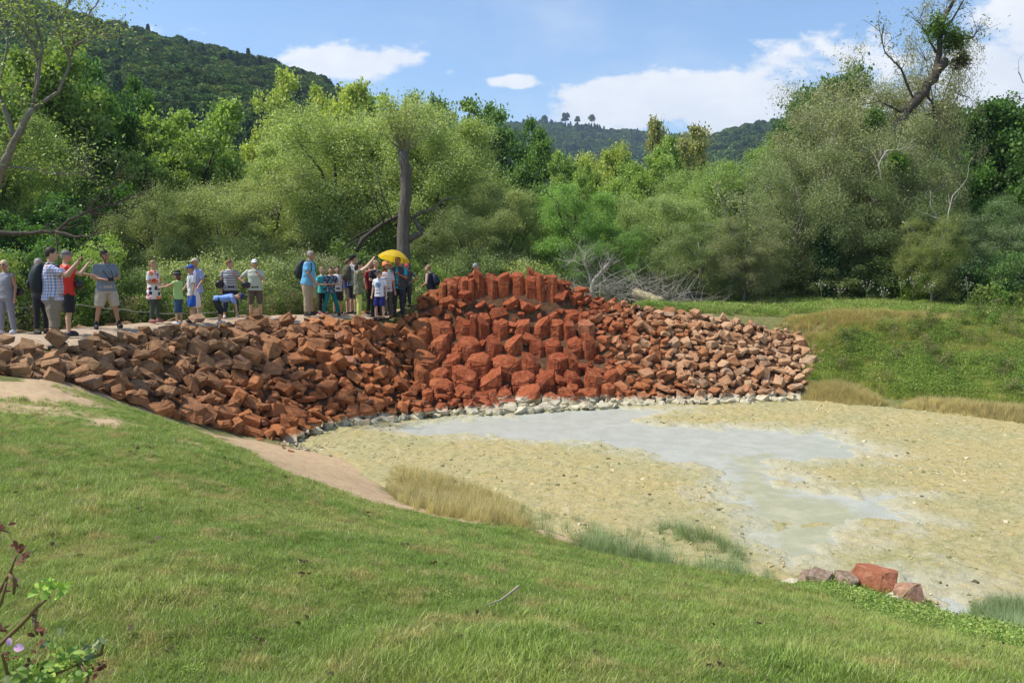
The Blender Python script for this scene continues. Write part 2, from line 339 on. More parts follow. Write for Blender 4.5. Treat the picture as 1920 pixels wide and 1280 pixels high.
# rock apron outline (where the stones are heaped)
TOE = [tuple(on_level(u, v, ZW))[:2] for u, v in [(1500, 750), (1300, 757), (1130, 762), (1000, 768), (840, 782), (720, 795), (620, 806), (560, 832)]] + [tuple(at(u, v, d))[:2] for u, v, d in [(450, 815, 16.7), (380, 800, 16.0), (300, 780, 15.4), (200, 740, 14.4), (120, 718, 13.6)]]+[(-7.9, 12.9), (-9.2, 12.3), (-12, 11.6), (-14, 11.4)]
ROCKS = CREST[:-1]+[(-4.1, 23.3), (-3.6, 24.2), (-3.0, 25.0), (-2.4, 26.6), (-1, 27.3), (1.6, 27.2), (2.6, 26.3), (3.9, 26.0), (5.4, 25.8), (7.1, 25.6), (8.5, 25.2), (8.9, 24.2)]+TOE
sdr = sd_poly(X, Y, ROCKS)
sd01 = lambda a, lo, hi: np.clip((a-lo)/(hi-lo), 0, 1)
lawn_w = sd01(sdl+fbm(X*3, Y*3, 5)*.25, -.1, .15)
sand_w = sd01(sds+fbm(X*2.5, Y*2.5, 6)*.35, -.12, .2); soil_w = sd01(sdr, -.15, .1)
gm = mesh_np('ground', np.stack([X, Y, Z], -1).reshape(-1, 3), quads, [M_ground],
             dict(lawn=('POINT', 'FLOAT', lawn_w), bare=('POINT', 'FLOAT', bare*(lawn_w > 0)), sand=('POINT', 'FLOAT', sand_w), soil=('POINT', 'FLOAT', soil_w)), True)
mobj('ground', gm, kind='structure')
# ---------------------------------------------------------------- drained pool: mineral crust, shallow milky water
WPX = [(735, 806), (830, 788), (960, 774), (1060, 766), (1130, 762), (1300, 767), (1225, 779), (1190, 795), (1310, 798), (1420, 803), (1560, 812), (1600, 828), (1672, 856), (1590, 866), (1475, 866), (1465, 885), (1510, 898), (1480, 915), (1540, 926), (1690, 930), (1640, 945), (1755, 985), (1700, 992), (1610, 972), (1585, 985), (1580, 1005), (1600, 1024), (1540, 1030), (1500, 1064), (1480, 1066), (1445, 1040), (1418, 1000), (1425, 985), (1390, 968), (1345, 945), (1360, 915), (1330, 892), (1270, 868), (1180, 850), (1100, 838), (950, 826), (800, 818)]
WAT = [tuple(on_level(u, v, ZW))[:2] for u, v in WPX]
W2 = [tuple(on_level(u, v, ZW))[:2] for u, v in [(1720, 1092), (1760, 1090), (1800, 1120), (1815, 1150), (1800, 1172), (1760, 1150), (1735, 1120)]]
CH = [tuple(on_level(u, v, ZW))[:2] for u, v in [(1330, 850), (1450, 850), (1460, 890), (1480, 925), (1600, 950), (1620, 985), (1560, 1020), (1500, 1070), (1440, 1040), (1410, 985), (1360, 925), (1370, 880)]]
px = np.arange(-5.8, 15.2, .045); py = np.arange(6.6, 24.4, .045); PX, PY = np.meshgrid(px, py)
sdp = sd_poly(PX, PY, POOL); sw = np.maximum(sd_poly(PX, PY, WAT), sd_poly(PX, PY, W2)+.22); sch = sd_poly(PX, PY, CH)
nz = fbm(PX*2.2, PY*2.2, 11, 4); nf = fbm(PX*7, PY*7, 21, 3)
edge = sw-.10-.35*np.clip(fbm(PX*3.1, PY*3.1, 71, 3)-.12, 0, 1)*2+nz*.55+nf*.28+fbm(PX*.9, PY*.9, 31, 2)*.25
PZ = ZW+.012-np.clip(edge*.09, -.018, .05)+(np.abs(nf)*.05+np.clip(fbm(PX*13, PY*13, 51, 2), 0, 1)*.05)*np.clip(-edge*3+.4, 0, 1)+np.clip(nz-.1, 0, 1)*.06*np.clip(-edge*2, 0, 1)
PZ = np.where(sdp < 0, np.maximum(PZ-.02+sdp*.05, ZW-.12), PZ)
keep = sdp > -.35
idx = np.arange(PX.size).reshape(PX.shape); q = np.stack([idx[:-1, :-1], idx[:-1, 1:], idx[1:, 1:], idx[1:, :-1]], -1).reshape(-1, 4)
kq = keep.ravel()[q].all(1); q = q[kq]; used = np.unique(q); rm = np.full(PX.size, -1); rm[used] = np.arange(len(used)); q = rm[q]
vv = np.stack([PX, PY, PZ], -1).reshape(-1, 3)[used]
m, t = mat('mineral_crust'); p = gpos(t); a = noise(t, p, .7, 4); b = noise(t, p, 5, 6, .72); d = noise(t, p, 24, 5, .72); e = noise(t, nd(t, 'ShaderNodeMapping', {0: p, 3: (.5, 1, 1)}).outputs[0], 11, 5, .7)
c = mix(t, sstep(t, a, .35, .65), (.475, .375, .165), (.40, .355, .17)); c = mix(t, sstep(t, b, .45, .75), c, (.50, .44, .26))
c = mix(t, mth(t, 'MULTIPLY', sstep(t, e, .50, .66), .8), c, (.25, .25, .09)); c = mix(t, mth(t, 'MULTIPLY', sstep(t, d, .56, .74), .6), c, (.20, .17, .07))
c = mix(t, mth(t, 'MULTIPLY', attr(t, 'pale'), .7), c, (.52, .51, .41))
fin_bsdf(t, c, .85, mth(t, 'ADD', mth(t, 'MULTIPLY', d, .7), mth(t, 'ADD', b, e)), .9, .05, .2)
pale = np.clip(.75+edge*1.1, 0, 1)*(sch < .3)
mobj('pool_bed', mesh_np('pool_bed', vv, q, [m], dict(pale=('POINT', 'FLOAT', pale.ravel()[used])), True), kind='structure')
m, t = mat('milky_water'); p = gpos(t); rp = noise(t, p, 30, 4, .7); sk = noise(t, p, 3, 4, .6); fine = noise(t, p, 60, 2, .6)
cc = mix(t, sstep(t, sk, .35, .7), (.36, .36, .29), (.44, .44, .37)); cc = mix(t, mth(t, 'MULTIPLY', sstep(t, rp, .48, .62), .5), cc, (.30, .31, .27)); cc = mix(t, attr(t, 'clear'), cc, mix(t, sstep(t, sk, .4, .7), (.33, .32, .18), (.43, .40, .25)))
fl = mth(t, 'MULTIPLY', sstep(t, fine, .55, .64), mth(t, 'SUBTRACT', .8, mth(t, 'MULTIPLY', attr(t, 'clear'), .55)))
cc = mix(t, fl, cc, (.60, .60, .54))  # pale flecks put the ripple sparkle into the water colour
bp = nd(t, 'ShaderNodeBump', {'Strength': .45, 'Distance': .012, 'Height': mth(t, 'ADD', rp, mth(t, 'MULTIPLY', fine, .5))}).outputs[0]
b = nd(t, 'ShaderNodeBsdfPrincipled', {'Base Color': cc, 'Roughness': .35, 'Specular IOR Level': .4, 'IOR': 1.33, 'Normal': bp}).outputs[0]
nd(t, 'ShaderNodeOutputMaterial', {0: b})
kq = (edge > -.7).ravel() & keep.ravel(); q0 = np.stack([idx[:-1, :-1], idx[:-1, 1:], idx[1:, 1:], idx[1:, :-1]], -1).reshape(-1, 4); q0 = q0[kq[q0].all(1)]
used = np.unique(q0); rm = np.full(PX.size, -1); rm[used] = np.arange(len(used))
vz = np.stack([PX, PY, np.full(PX.shape, ZW)], -1).reshape(-1, 3)[used]
clear = np.clip(sch*2.6+nz*1.4+nf*.8, 0, 1)*.85
mobj('water', mesh_np('water', vz, rm[q0], [m], dict(clear=('POINT', 'FLOAT', clear.ravel()[used])), True), kind='structure')
# ---------------------------------------------------------------- paved path along the top
mid = [((CREST[min(i, len(CREST)-1)][0]+b[0])/2, (CREST[min(i, len(CREST)-1)][1]+b[1])/2) for i, b in enumerate(BACK)]
def dense(pl, n):
    pl = np.array(pl, float); s = np.concatenate([[0], np.cumsum(np.hypot(*np.diff(pl, axis=0).T))]); t_ = np.linspace(0, s[-1], n)
    return np.stack([np.interp(t_, s, pl[:, 0]), np.interp(t_, s, pl[:, 1])], -1)
A_, B_ = dense(CREST, 90), dense(BACK, 90); vs = []; nn = 8
for i in range(90):
    for k in range(nn+1):
        f = .06+.8*k/nn; x, y = A_[i]*(1-f)+B_[i]*f; vs.append((x, y, 0))
vs = np.array(vs); vs[:, 2] = np.maximum(hgt(vs[:, 0], vs[:, 1]), .0)+.03
idx = np.arange(90*(nn+1)).reshape(90, nn+1); q = np.stack([idx[:-1, :-1], idx[:-1, 1:], idx[1:, 1:], idx[1:, :-1]], -1).reshape(-1, 4)
m, t = mat('stone_paving'); p = gpos(t)
br = nd(t, 'ShaderNodeTexBrick', {'Vector': p, 'Color1': (.52, .37, .24, 1), 'Color2': (.40, .27, .165, 1), 'Mortar': (.12, .08, .05, 1), 'Scale': 2.6, 'Mortar Size': .03})
n = noise(t, p, 9, 5); fin_bsdf(t, mix(t, mth(t, 'MULTIPLY', n, .5), br.outputs[0], (.55, .45, .33)), .9, br.outputs[1], -.5, .02, .2)
mobj('path', mesh_np('path', vs, q, [m]), kind='structure')

# ---------------------------------------------------------------- hills
def hill(name, prof, d0, d1, z0, ch, nu=160, nv=60, over=.35):
    pu = np.array([a[0] for a in prof], float); zr = np.array([at(a[0], a[1], d1).z-ch for a in prof])
    us = np.linspace(pu[0], pu[-1], nu); zt = np.interp(us, pu, zr); ar = (us-960)/F
    T = np.linspace(0, 1+over, nv); UU, TT = np.meshgrid(ar, T); D = d0+(d1-d0)*TT
    hz = np.where(TT <= 1, np.clip(TT, 0, 1)**1.02, np.cos((TT-1)*math.pi/2*1.2))
    XX = UU*D; YY = D; ZZ = z0+(zt[None, :]-z0)*hz+fbm(XX/d1*14, YY/d1*14, 4)*d1*.012*np.sin(np.clip(TT, 0, 1)*math.pi)
    return XX, YY, ZZ
HM, t = mat('hill_soil'); fin_bsdf(t, (.02, .03, .01), 1, spec=0)
def hill_obj(name, g):
    XX, YY, ZZ = g; idx = np.arange(XX.size).reshape(XX.shape)
    q = np.stack([idx[:-1, :-1], idx[:-1, 1:], idx[1:, 1:], idx[1:, :-1]], -1).reshape(-1, 4)
    mobj(name, mesh_np(name, np.stack([XX, YY, ZZ], -1).reshape(-1, 3), q, [HM], None, True), kind='structure')
HL = hill('hill', [(-900, -330), (-500, -230), (-200, -140), (0, -42), (100, 2), (200, 36), (340, 71), (500, 112), (600, 143), (680, 200), (780, 290), (1000, 380)], 100, 420, -1, 7)
HF = hill('hill', [(700, 310), (850, 265), (940, 232), (1000, 226), (1050, 230), (1150, 241), (1250, 250), (1330, 258), (1420, 285), (1550, 330)], 500, 1300, -5, 9)
HR = hill('hill', [(1150, 400), (1230, 330), (1285, 284), (1330, 252), (1400, 230), (1440, 226), (1500, 222), (1700, 216), (1900, 224), (2200, 160), (2700, 80)], 300, 850, -4, 9)
for g in (HL, HF, HR): hill_obj('hill', g)
# ================================================================ TREES
def leaves(P, L, Wd, droop=0., up=.35, seed=0):
    r = np.random.default_rng(seed); n = len(P)
    a = r.normal(size=(n, 3)); a[:, 2] = a[:, 2]*.6-droop; a /= np.linalg.norm(a, axis=1)[:, None]+1e-9
    b = r.normal(size=(n, 3)); b[:, 2] *= (1-up); b -= a*(a*b).sum(1)[:, None]; b /= np.linalg.norm(b, axis=1)[:, None]+1e-9
    s = r.uniform(.65, 1.35, n)[:, None]; l = a*L/2*s; w = b*Wd/2*s
    v = np.stack([P-l, P-l*.1+w, P+l, P-l*.1-w], 1).reshape(-1, 3)
    return v, np.arange(4*n).reshape(n, 4), r.uniform(0, 1, n)
def tree_proto(seed, H=10., R=4., base=.12, nlobe=9, ncl=110, nl=380, leaf=(.15, .05), sig=.42, droop=.3, trunk=.22, spread=.6, lobe=.42, twigs=1):
    r = np.random.default_rng(seed); zc = H*(1+base)/2; hz = H*(1-base)/2; mb = MB(); lob = []
    for k in range(nlobe):
        ph = k*2.4+r.uniform(-.4, .4); zz = (k+.5)/nlobe*2-1; zz = zz*.82+r.uniform(-.12, .12)
        rr = math.sqrt(max(0.05, 1-zz*zz*.85))*spread*r.uniform(.8, 1.15); lob.append(np.array([math.cos(ph)*rr*R, math.sin(ph)*rr*R, zc+zz*hz*.78]))
    top = Vector((r.uniform(-.3, .3), r.uniform(-.3, .3), H*.72)); tp = [Vector((0, 0, -.6))]+[Vector((r.uniform(-.12, .12)*i, r.uniform(-.12, .12)*i, H*.72*i/5)) for i in range(1, 5)]+[top]
    mb.tube(tp, [trunk*1.25]+[trunk*(1-.16*i) for i in range(1, 6)], 9)
    P = []
    for k, c in enumerate(lob):
        h0 = max(.12*H, min(c[2]*.62, H*.6)); f = h0/(H*.72)*5; i0 = min(4, int(f)); s = tp[i0].lerp(tp[i0+1], f-i0); c_ = Vector(c)
        m1 = s.lerp(c_, .5)+Vector((r.uniform(-.4, .4), r.uniform(-.4, .4), .35)); mb.tube([s, m1, c_], [trunk*.42, trunk*.28, trunk*.14], 6)
        n = ncl//nlobe; lr = R*lobe*r.uniform(.8, 1.2)
        for j in range(n):
            d = r.normal(size=3); d /= np.linalg.norm(d); d[2] = d[2]*.8+.12; q = c+d*lr*r.uniform(.45, 1.05)
            if q[2] < .2: q[2] = .2+r.uniform(0, .4)
            if j % 2 == 0 and twigs: mb.tube([c_, c_.lerp(Vector(q), .55)+Vector((0, 0, .12)), Vector(q)], [trunk*.11, trunk*.07, .008], 4, False)
            m_ = int(nl*r.uniform(.5, 1.4)); g = r.normal(size=(m_, 3))*np.array([sig, sig, sig*.7])*r.uniform(.6, 1.25)
            P.append(q+g)
    P = np.concatenate(P); v, f, rn = leaves(P, leaf[0], leaf[1], droop, seed=seed)
    return v, f, rn, mb
PROTO = {}
def reg(name, lm, bm, **k):
    v, f, rn, mb = tree_proto(**k); PROTO[name] = (mesh_np('crown', v, f, [lm], dict(rnd=('FACE', 'FLOAT', rn))), mb.mesh('trunk', [bm], True), k.get('H', 10.), k.get('R', 4.))
reg('willow_a', M_willow, M_bark, seed=1, ncl=160, nl=900, nlobe=11, leaf=(.115, .038), droop=.2, sig=.40, base=.03)
reg('willow_b', M_willow, M_bark, seed=2, ncl=160, nl=900, nlobe=13, leaf=(.11, .038), droop=.3, sig=.36, base=.02, lobe=.38)
reg('willow_c', M_willow, M_grey, seed=3, ncl=180, nl=560, nlobe=14, leaf=(.11, .034), droop=.5, sig=.40, base=.02, spread=.65, trunk=.18)
reg('sparse', M_willow, M_grey, seed=4, ncl=160, nl=200, nlobe=12, leaf=(.14, .04), droop=.4, sig=.45, base=.1, trunk=.2, lobe=.5)
reg('broad_a', M_broad, M_bark, seed=5, ncl=150, nl=380, nlobe=13, leaf=(.17, .13), droop=.1, sig=.34, base=.1, lobe=.38)
reg('broad_b', M_broad, M_bark, seed=6, ncl=140, nl=270, nlobe=15, leaf=(.19, .14), droop=.15, sig=.30, base=.15, lobe=.32, spread=.7)
reg('poplar', M_broad, M_bark, seed=7, ncl=150, nl=180, nlobe=16, leaf=(.19, .15), droop=.1, sig=.30, base=.2, lobe=.30, R=3.2, spread=.75)
reg('shrub_a', M_willow, M_bark, seed=8, H=3.2, R=2.2, ncl=90, nl=330, nlobe=9, leaf=(.085, .04), sig=.22, droop=.1, base=.0, trunk=.05)
reg('shrub_b', M_broad, M_bark, seed=9, H=3.2, R=2.2, ncl=90, nl=260, nlobe=8, leaf=(.09, .06), sig=.22, droop=.1, base=.0, trunk=.05)
OL, GR, YG, DK, GY, LG, BR = (.19, .215, .09), (.125, .17, .045), (.22, .25, .07), (.045, .085, .018), (.165, .17, .10), (.16, .215, .058), (.18, .18, .08)
trees = [
 # u, v_top, dist, width px, prototype, colour, kind, label
 (50, 60, 40, 300, 'broad_a', GR, 'tall leafy tree behind the bare branched tree at the left edge'),
 (190, 112, 44, 190, 'broad_b', (.06, .115, .025), 'dark green tree topping the left thicket in front of the wooded hill'),
 (372, 176, 44, 175, 'poplar', LG, 'bright green tree with a lone knobbly top against the dark hill slope'),
 (285, 250, 42, 190, 'broad_b', GR, 'mid green tree to the left below the bright knobbly top'),
 (455, 330, 45, 150, 'broad_a', (.07, .12, .03), 'dark tree in the gap under the wooded hill, left of the yellow green tops'),
 (10, 200, 33, 240, 'willow_b', GR, 'green tree filling the left edge above the checked shirt man'),
 (545, 135, 50, 170, 'broad_b', YG, 'yellow green tree highest against the ridge of the left hill'),
 (640, 152, 50, 170, 'poplar', YG, 'yellow green tree right of the highest one, its top level with the hill ridge'),
 (715, 158, 53, 130, 'poplar', LG, 'light green tree top just left of the twig spray on the pollard'),
 (770, 172, 55, 110, 'poplar', GR, 'small knobbly tree top straight behind the pollard twigs'),
 (862, 168, 56, 150, 'poplar', (.08, .13, .04), 'tall tree right of the pollard with clumped top against the cloud'),
 (948, 200, 56, 165, 'broad_b', (.075, .13, .035), 'dark limbed tree with open forks against the far hill'),
 (1010, 262, 52, 130, 'poplar', (.08, .135, .035), 'round shouldered tree at the left end of the far blue hill'),
 (620, 188, 38, 300, 'willow_a', (.19, .23, .085), 'large pale willow to the left of the pollard trunk'),
 (825, 184, 37.5, 280, 'willow_b', (.19, .23, .085), 'large pale willow to the right of the pollard trunk'),
 (725, 168, 39, 300, 'willow_a', (.20, .235, .09), 'wide willow directly behind the pollard trunk'),
 (505, 300, 36, 260, 'willow_b', OL, 'olive willow left of the pale willow, above the backpack man'),
 (395, 335, 33, 240, 'willow_a', OL, 'olive willow above the bending boy'),
 (285, 340, 31, 210, 'willow_b', (.13, .155, .06), 'olive grey willow above the woman in the floral tunic'),
 (170, 330, 34, 200, 'broad_a', DK, 'dark tree behind the thin bare twigs on the left'),
 (75, 365, 29, 230, 'broad_b', (.05, .10, .025), 'dark green tree low behind the checked shirt man'),
 (950, 330, 36, 180, 'willow_b', OL, 'olive willow between the pollard and the bent dark stem'),
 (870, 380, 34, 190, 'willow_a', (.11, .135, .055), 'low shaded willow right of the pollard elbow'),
 (1130, 258, 52, 140, 'broad_a', YG, 'light green tree with pointed top below the far hill'),
 (1075, 290, 48, 110, 'broad_b', LG, 'small light green tree left of the pointed top'),
 (1085, 335, 35, 190, 'willow_b', (.13, .21, .055), 'fresh green tree with a bent dark stem'),
 (1185, 310, 46, 130, 'broad_a', LG, 'round light green tree between the pointed top and the open brown top'),
 (1230, 262, 47, 130, 'broad_b', LG, 'light green tree standing left under the open brown top'),
 (1268, 215, 60, 125, 'poplar', BR, 'open brown topped tree standing above the gap in the hills'),
 (1325, 300, 42, 190, 'willow_a', (.17, .22, .075), 'pale green willow right of the open brown topped tree'),
 (1145, 420, 33, 170, 'willow_b', (.09, .15, .04), 'low green willow right of the bent dark stem'),
 (1250, 345, 36, 210, 'willow_a', (.16, .20, .08), 'silvery green willow at the centre of the right thicket'),
 (1400, 258, 39, 210, 'willow_b', (.15, .205, .065), 'green willow leaning on the left side of the great grey willow'),
 (1310, 410, 32, 180, 'willow_c', (.12, .15, .06), 'low willow behind the brush pile'),
 (1400, 400, 31, 150, 'willow_c', (.13, .14, .07), 'thin willow behind the slender pale stems'),
 (1560, 112, 50, 210, 'broad_a', (.045, .095, .02), 'dark green maple showing above the left shoulder of the great grey willow'),
 (1480, 205, 48, 110, 'broad_a', (.05, .10, .02), 'dark green tree edge stepping down left of the great grey willow'),
 (1575, 148, 35, 300, 'willow_c', GY, 'left half of the great grey willow crown'),
 (1500, 270, 33, 240, 'willow_c', (.13, .155, .075), 'lower left skirt of grey willow stems'),
 (1655, 95, 36.5, 200, 'sparse', (.17, .17, .09), 'thin see through crown beside the leaning trunk'),
 (1650, 200, 33, 250, 'willow_c', (.15, .165, .09), 'grey willow mass below the leaning trunk'),
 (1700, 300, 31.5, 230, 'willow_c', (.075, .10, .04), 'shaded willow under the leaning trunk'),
 (1760, 10, 36, 150, 'sparse', (.15, .15, .08), 'wispy top growing round the mistletoe'),
 (1820, 158, 45, 250, 'broad_a', (.045, .09, .018), 'big dark maple right of the leaning trunk'),
 (1905, 205, 43, 220, 'broad_b', (.035, .07, .015), 'dark maple cut by the right edge of the photo'),
 (1775, 255, 41, 170, 'broad_a', (.06, .12, .02), 'dark tree in the corner between leaning trunk and big maple'),
 (1850, 400, 30, 190, 'willow_c', (.10, .135, .07), 'grey green bush tree in front of the dark maples'),
 (1755, 400, 29, 130, 'willow_c', (.13, .15, .05), 'yellowish bush tree beside the bare pale snags'),
 (1925, 350, 30, 170, 'willow_b', (.09, .135, .06), 'grey green tree at the right edge above the herbs'),
 (-160, 120, 30, 300, 'broad_a', GR, 'leafy tree beyond the left edge'), (2080, 150, 30, 300, 'broad_a', DK, 'dark tree beyond the right edge'),
]
shr = [(60, 470, 21.5, 190, 'shrub_b', (.06, .115, .03), 'dark leafy shrub behind the checked shirt man'),
 (165, 462, 23, 180, 'shrub_b', LG, 'bright green shrub behind the man in the grey tee'),
 (250, 500, 23.6, 150, 'shrub_a', (.09, .13, .04), 'shrub behind the rope left of the floral tunic'),
 (345, 478, 26, 200, 'shrub_a', OL, 'olive shrub behind the boy in the blue cap'),
 (438, 478, 27, 170, 'shrub_a', OL, 'olive shrub behind the woman in the striped tee'),
 (520, 470, 28, 180, 'shrub_a', (.13, .16, .065), 'olive shrub right of the woman in the white cap'),
 (610, 470, 30, 170, 'shrub_a', GY, 'grey green shrub behind the boys in teal'),
 (690, 470, 31, 170, 'shrub_b', (.08, .12, .035), 'green shrub behind the raised arms'),
 (790, 500, 31, 150, 'shrub_b', GR, 'green shrub between the umbrella and the woman in black'),
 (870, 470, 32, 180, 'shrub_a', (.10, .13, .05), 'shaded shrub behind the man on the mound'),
 (965, 480, 33, 170, 'shrub_a', OL, 'olive shrub behind the crown of columns'),
 (1050, 500, 34, 160, 'shrub_b', GR, 'green shrub right behind the crown of columns'),
 (1170, 520, 34.5, 180, 'shrub_a', GY, 'grey green bramble behind the brush pile'),
 (1290, 492, 34, 170, 'shrub_a', GY, 'low bramble right of the brush pile'),
 (1450, 470, 33, 170, 'shrub_a', (.12, .14, .06), 'olive shrub left of the ivy clad stump'),
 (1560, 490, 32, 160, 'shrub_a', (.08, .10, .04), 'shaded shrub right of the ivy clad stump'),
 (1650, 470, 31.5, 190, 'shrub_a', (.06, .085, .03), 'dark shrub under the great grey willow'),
 (1750, 470, 30, 170, 'shrub_b', (.10, .15, .03), 'green shrub below the pale snags'),
 (1840, 480, 29, 170, 'shrub_b', (.06, .10, .05), 'blue green shrub behind the thistles'),
 (1925, 470, 28, 150, 'shrub_b', (.07, .12, .04), 'green shrub at the right edge behind the herbs'),
 (-60, 470, 20, 200, 'shrub_b', GR, 'leafy shrub beyond the left edge')]
for i, (u, vt, d, w, pr, col, lab) in enumerate(trees+shr):
    cm_, tm, H0, R0 = PROTO[pr]; a, _ = ray(u, vt); x = a*d; zg = h1(x, d)-.1; H = at(u, vt, d).z-zg; Rw = w/F*d/2
    sh = i >= len(trees); kind = 'shrub' if sh else ('willow_tree' if pr.startswith('willow') or pr == 'sparse' else 'broadleaf_tree')
    e = empty(kind, (x, d, zg), random.uniform(0, 6.28), label=lab, cat='shrub' if sh else 'tree', group='shrubs along the thicket edge' if sh else 'trees of the thicket behind the mound')
    sx = Rw/R0/.96; e.scale = (sx, sx, H/H0/.97)
    for nm, me in (('trunk', tm), ('crown', cm_)):
        o = bpy.data.objects.new(nm, me); link(o, e); o.color = (*col, 1)
# ---------------------------------------------------------------- woods on the hills: crowns scattered over the slopes (far-off wood, one mass per hill)
FARC = [m_leaf('far_leaves', .2, .5, .1, inst=True, rough=.9, fixed=c) for c in ((.052, .085, .021), (.072, .095, .027), (.038, .068, .021), (.022, .045, .022))]
def crown_proto(name, seed, conifer=False):
    r = np.random.default_rng(seed); P = []
    if conifer:
        for k in range(900):
            z = r.uniform(0, 1); rr = (1-z)*.30+.02; ph = r.uniform(0, 6.28); q = rr*math.sqrt(r.uniform(.3, 1)); P.append((math.cos(ph)*q, math.sin(ph)*q, z*1.35-.2))
        L = (.14, .08)
    else:
        cs = [(math.cos(k*2.4)*.34*(.4+.6*(k % 3)/2), math.sin(k*2.4)*.34*(.4+.6*(k % 3)/2), .3+.14*(k % 4)) for k in range(9)]
        for k in range(1500):
            c = cs[r.integers(9)]; d = r.normal(size=3); d /= np.linalg.norm(d); d[2] = abs(d[2])*.9-.15; P.append(np.array(c)+d*.24*r.uniform(.75, 1.05))
        L = (.13, .10)
    v, f, rn = leaves(np.array(P), L[0], L[1], 0, .6, seed=seed)
    return bpy.data.objects.new(name, mesh_np(name, v, f, [FARC[seed-21]], dict(rnd=('FACE', 'FLOAT', rn))))
def coll(name, objs):
    c = bpy.data.collections.new(name)
    for o in objs: c.objects.link(o)
    return c
def scatter(name, pts, rot, scale, pick, c, col=None, **k):
    m = bpy.data.meshes.new(name); m.from_pydata(np.asarray(pts, float).tolist(), [], [])
    for an, ty, dt in (('rot', 'FLOAT_VECTOR', rot), ('scl', 'FLOAT', scale), ('pick', 'INT', pick)):
        a = m.attributes.new(an, ty, 'POINT'); a.data.foreach_set('vector' if ty == 'FLOAT_VECTOR' else 'value', np.asarray(dt, np.int32 if ty == 'INT' else np.float32).ravel())
    o = mobj(name, m, kind='stuff', **k)
    if col: o.color = (*col, 1)
    g = bpy.data.node_groups.new(name+'_spread', 'GeometryNodeTree')
    g.interface.new_socket('Geometry', in_out='INPUT', socket_type='NodeSocketGeometry'); g.interface.new_socket('Geometry', in_out='OUTPUT', socket_type='NodeSocketGeometry')
    gi = g.nodes.new('NodeGroupInput'); go = g.nodes.new('NodeGroupOutput'); ip = g.nodes.new('GeometryNodeInstanceOnPoints'); ci = g.nodes.new('GeometryNodeCollectionInfo')
    ci.inputs['Collection'].default_value = c; ci.inputs['Separate Children'].default_value = True; ci.inputs['Reset Children'].default_value = True
    def na(n, ty): x = g.nodes.new('GeometryNodeInputNamedAttribute'); x.data_type = ty; x.inputs['Name'].default_value = n; return x.outputs['Attribute']
    L = g.links.new; L(gi.outputs[0], ip.inputs['Points']); L(ci.outputs[0], ip.inputs['Instance']); ip.inputs['Pick Instance'].default_value = True
    L(na('rot', 'FLOAT_VECTOR'), ip.inputs['Rotation']); L(na('scl', 'FLOAT'), ip.inputs['Scale']); L(na('pick', 'INT'), ip.inputs['Instance Index'])
    L(ip.outputs[0], go.inputs[0]); md = o.modifiers.new('spread', 'NODES'); md.node_group = g; return o
cro = [crown_proto('crown', 21), crown_proto('crown', 22), crown_proto('crown', 23), crown_proto('crown', 24, True)]
for o in cro: o.color = (.06, .095, .025, 1)
c_hill = coll('hill_crowns', cro)
def wood(g, n, size, conif, lab, tmin=.05):
    XX, YY, ZZ = g; nv, nu = XX.shape; fi = rng.uniform(0, nu-1.001, n); fj = (rng.uniform(tmin, 1, n)**.8)*(nv-1.001)*.84
    i, j = fi.astype(int), fj.astype(int); a, b = fi-i, fj-j; P = []
    for G in (XX, YY, ZZ): P.append((G[j, i]*(1-a)+G[j, i+1]*a)*(1-b)+(G[j+1, i]*(1-a)+G[j+1, i+1]*a)*b)
    P = np.stack(P, -1); u, v = proj(*P.T); k = (u > -250) & (u < 2200); P = P[k]; n = len(P); P[:, 2] -= size*.15
    cf = (fbm(P[:, 0]/60, P[:, 1]/60, 8) > .5-conif).astype(int)
    pick = np.where(rng.uniform(size=n) < np.where(cf, .7, .04), 3, rng.integers(0, 3, n))
    rot = np.stack([np.zeros(n), np.zeros(n), rng.uniform(0, 6.28, n)], -1); scatter('wood', P, rot, rng.uniform(.75, 1.3, n)*size, pick, c_hill, label=lab, cat='wood')
wood(HL, 9000, 8.5, .15, 'dense green wood covering the steep hillside at upper left')
wood(HF, 11000, 11, .45, 'dark blue green wood on the far hill behind the gap')
wood(HR, 7000, 11, .2, 'dark wood on the hill shoulder right of the far hill')
for k, u in enumerate([998, 1020, 1060, 1083, 1110]):
    d = 1290; p = at(u, 224, d); o = empty('hilltop_tree', (p.x, d, p.z-6), k, label=f'small tree {"first second third fourth fifth".split()[k]} from the left on the skyline of the far hill', cat='tree', group='lone trees on the far skyline')
    s = [8, 10, 13, 9, 11][k]; o.scale = (s, s, s*1.3)
    c = bpy.data.objects.new('crown', cro[k % 3].data); link(c, o); c.color = (.05, .08, .03, 1)
    tb = MB().tube([(0, 0, -.6), (0, 0, .4)], .04, 6).build('trunk', M_bark, o)
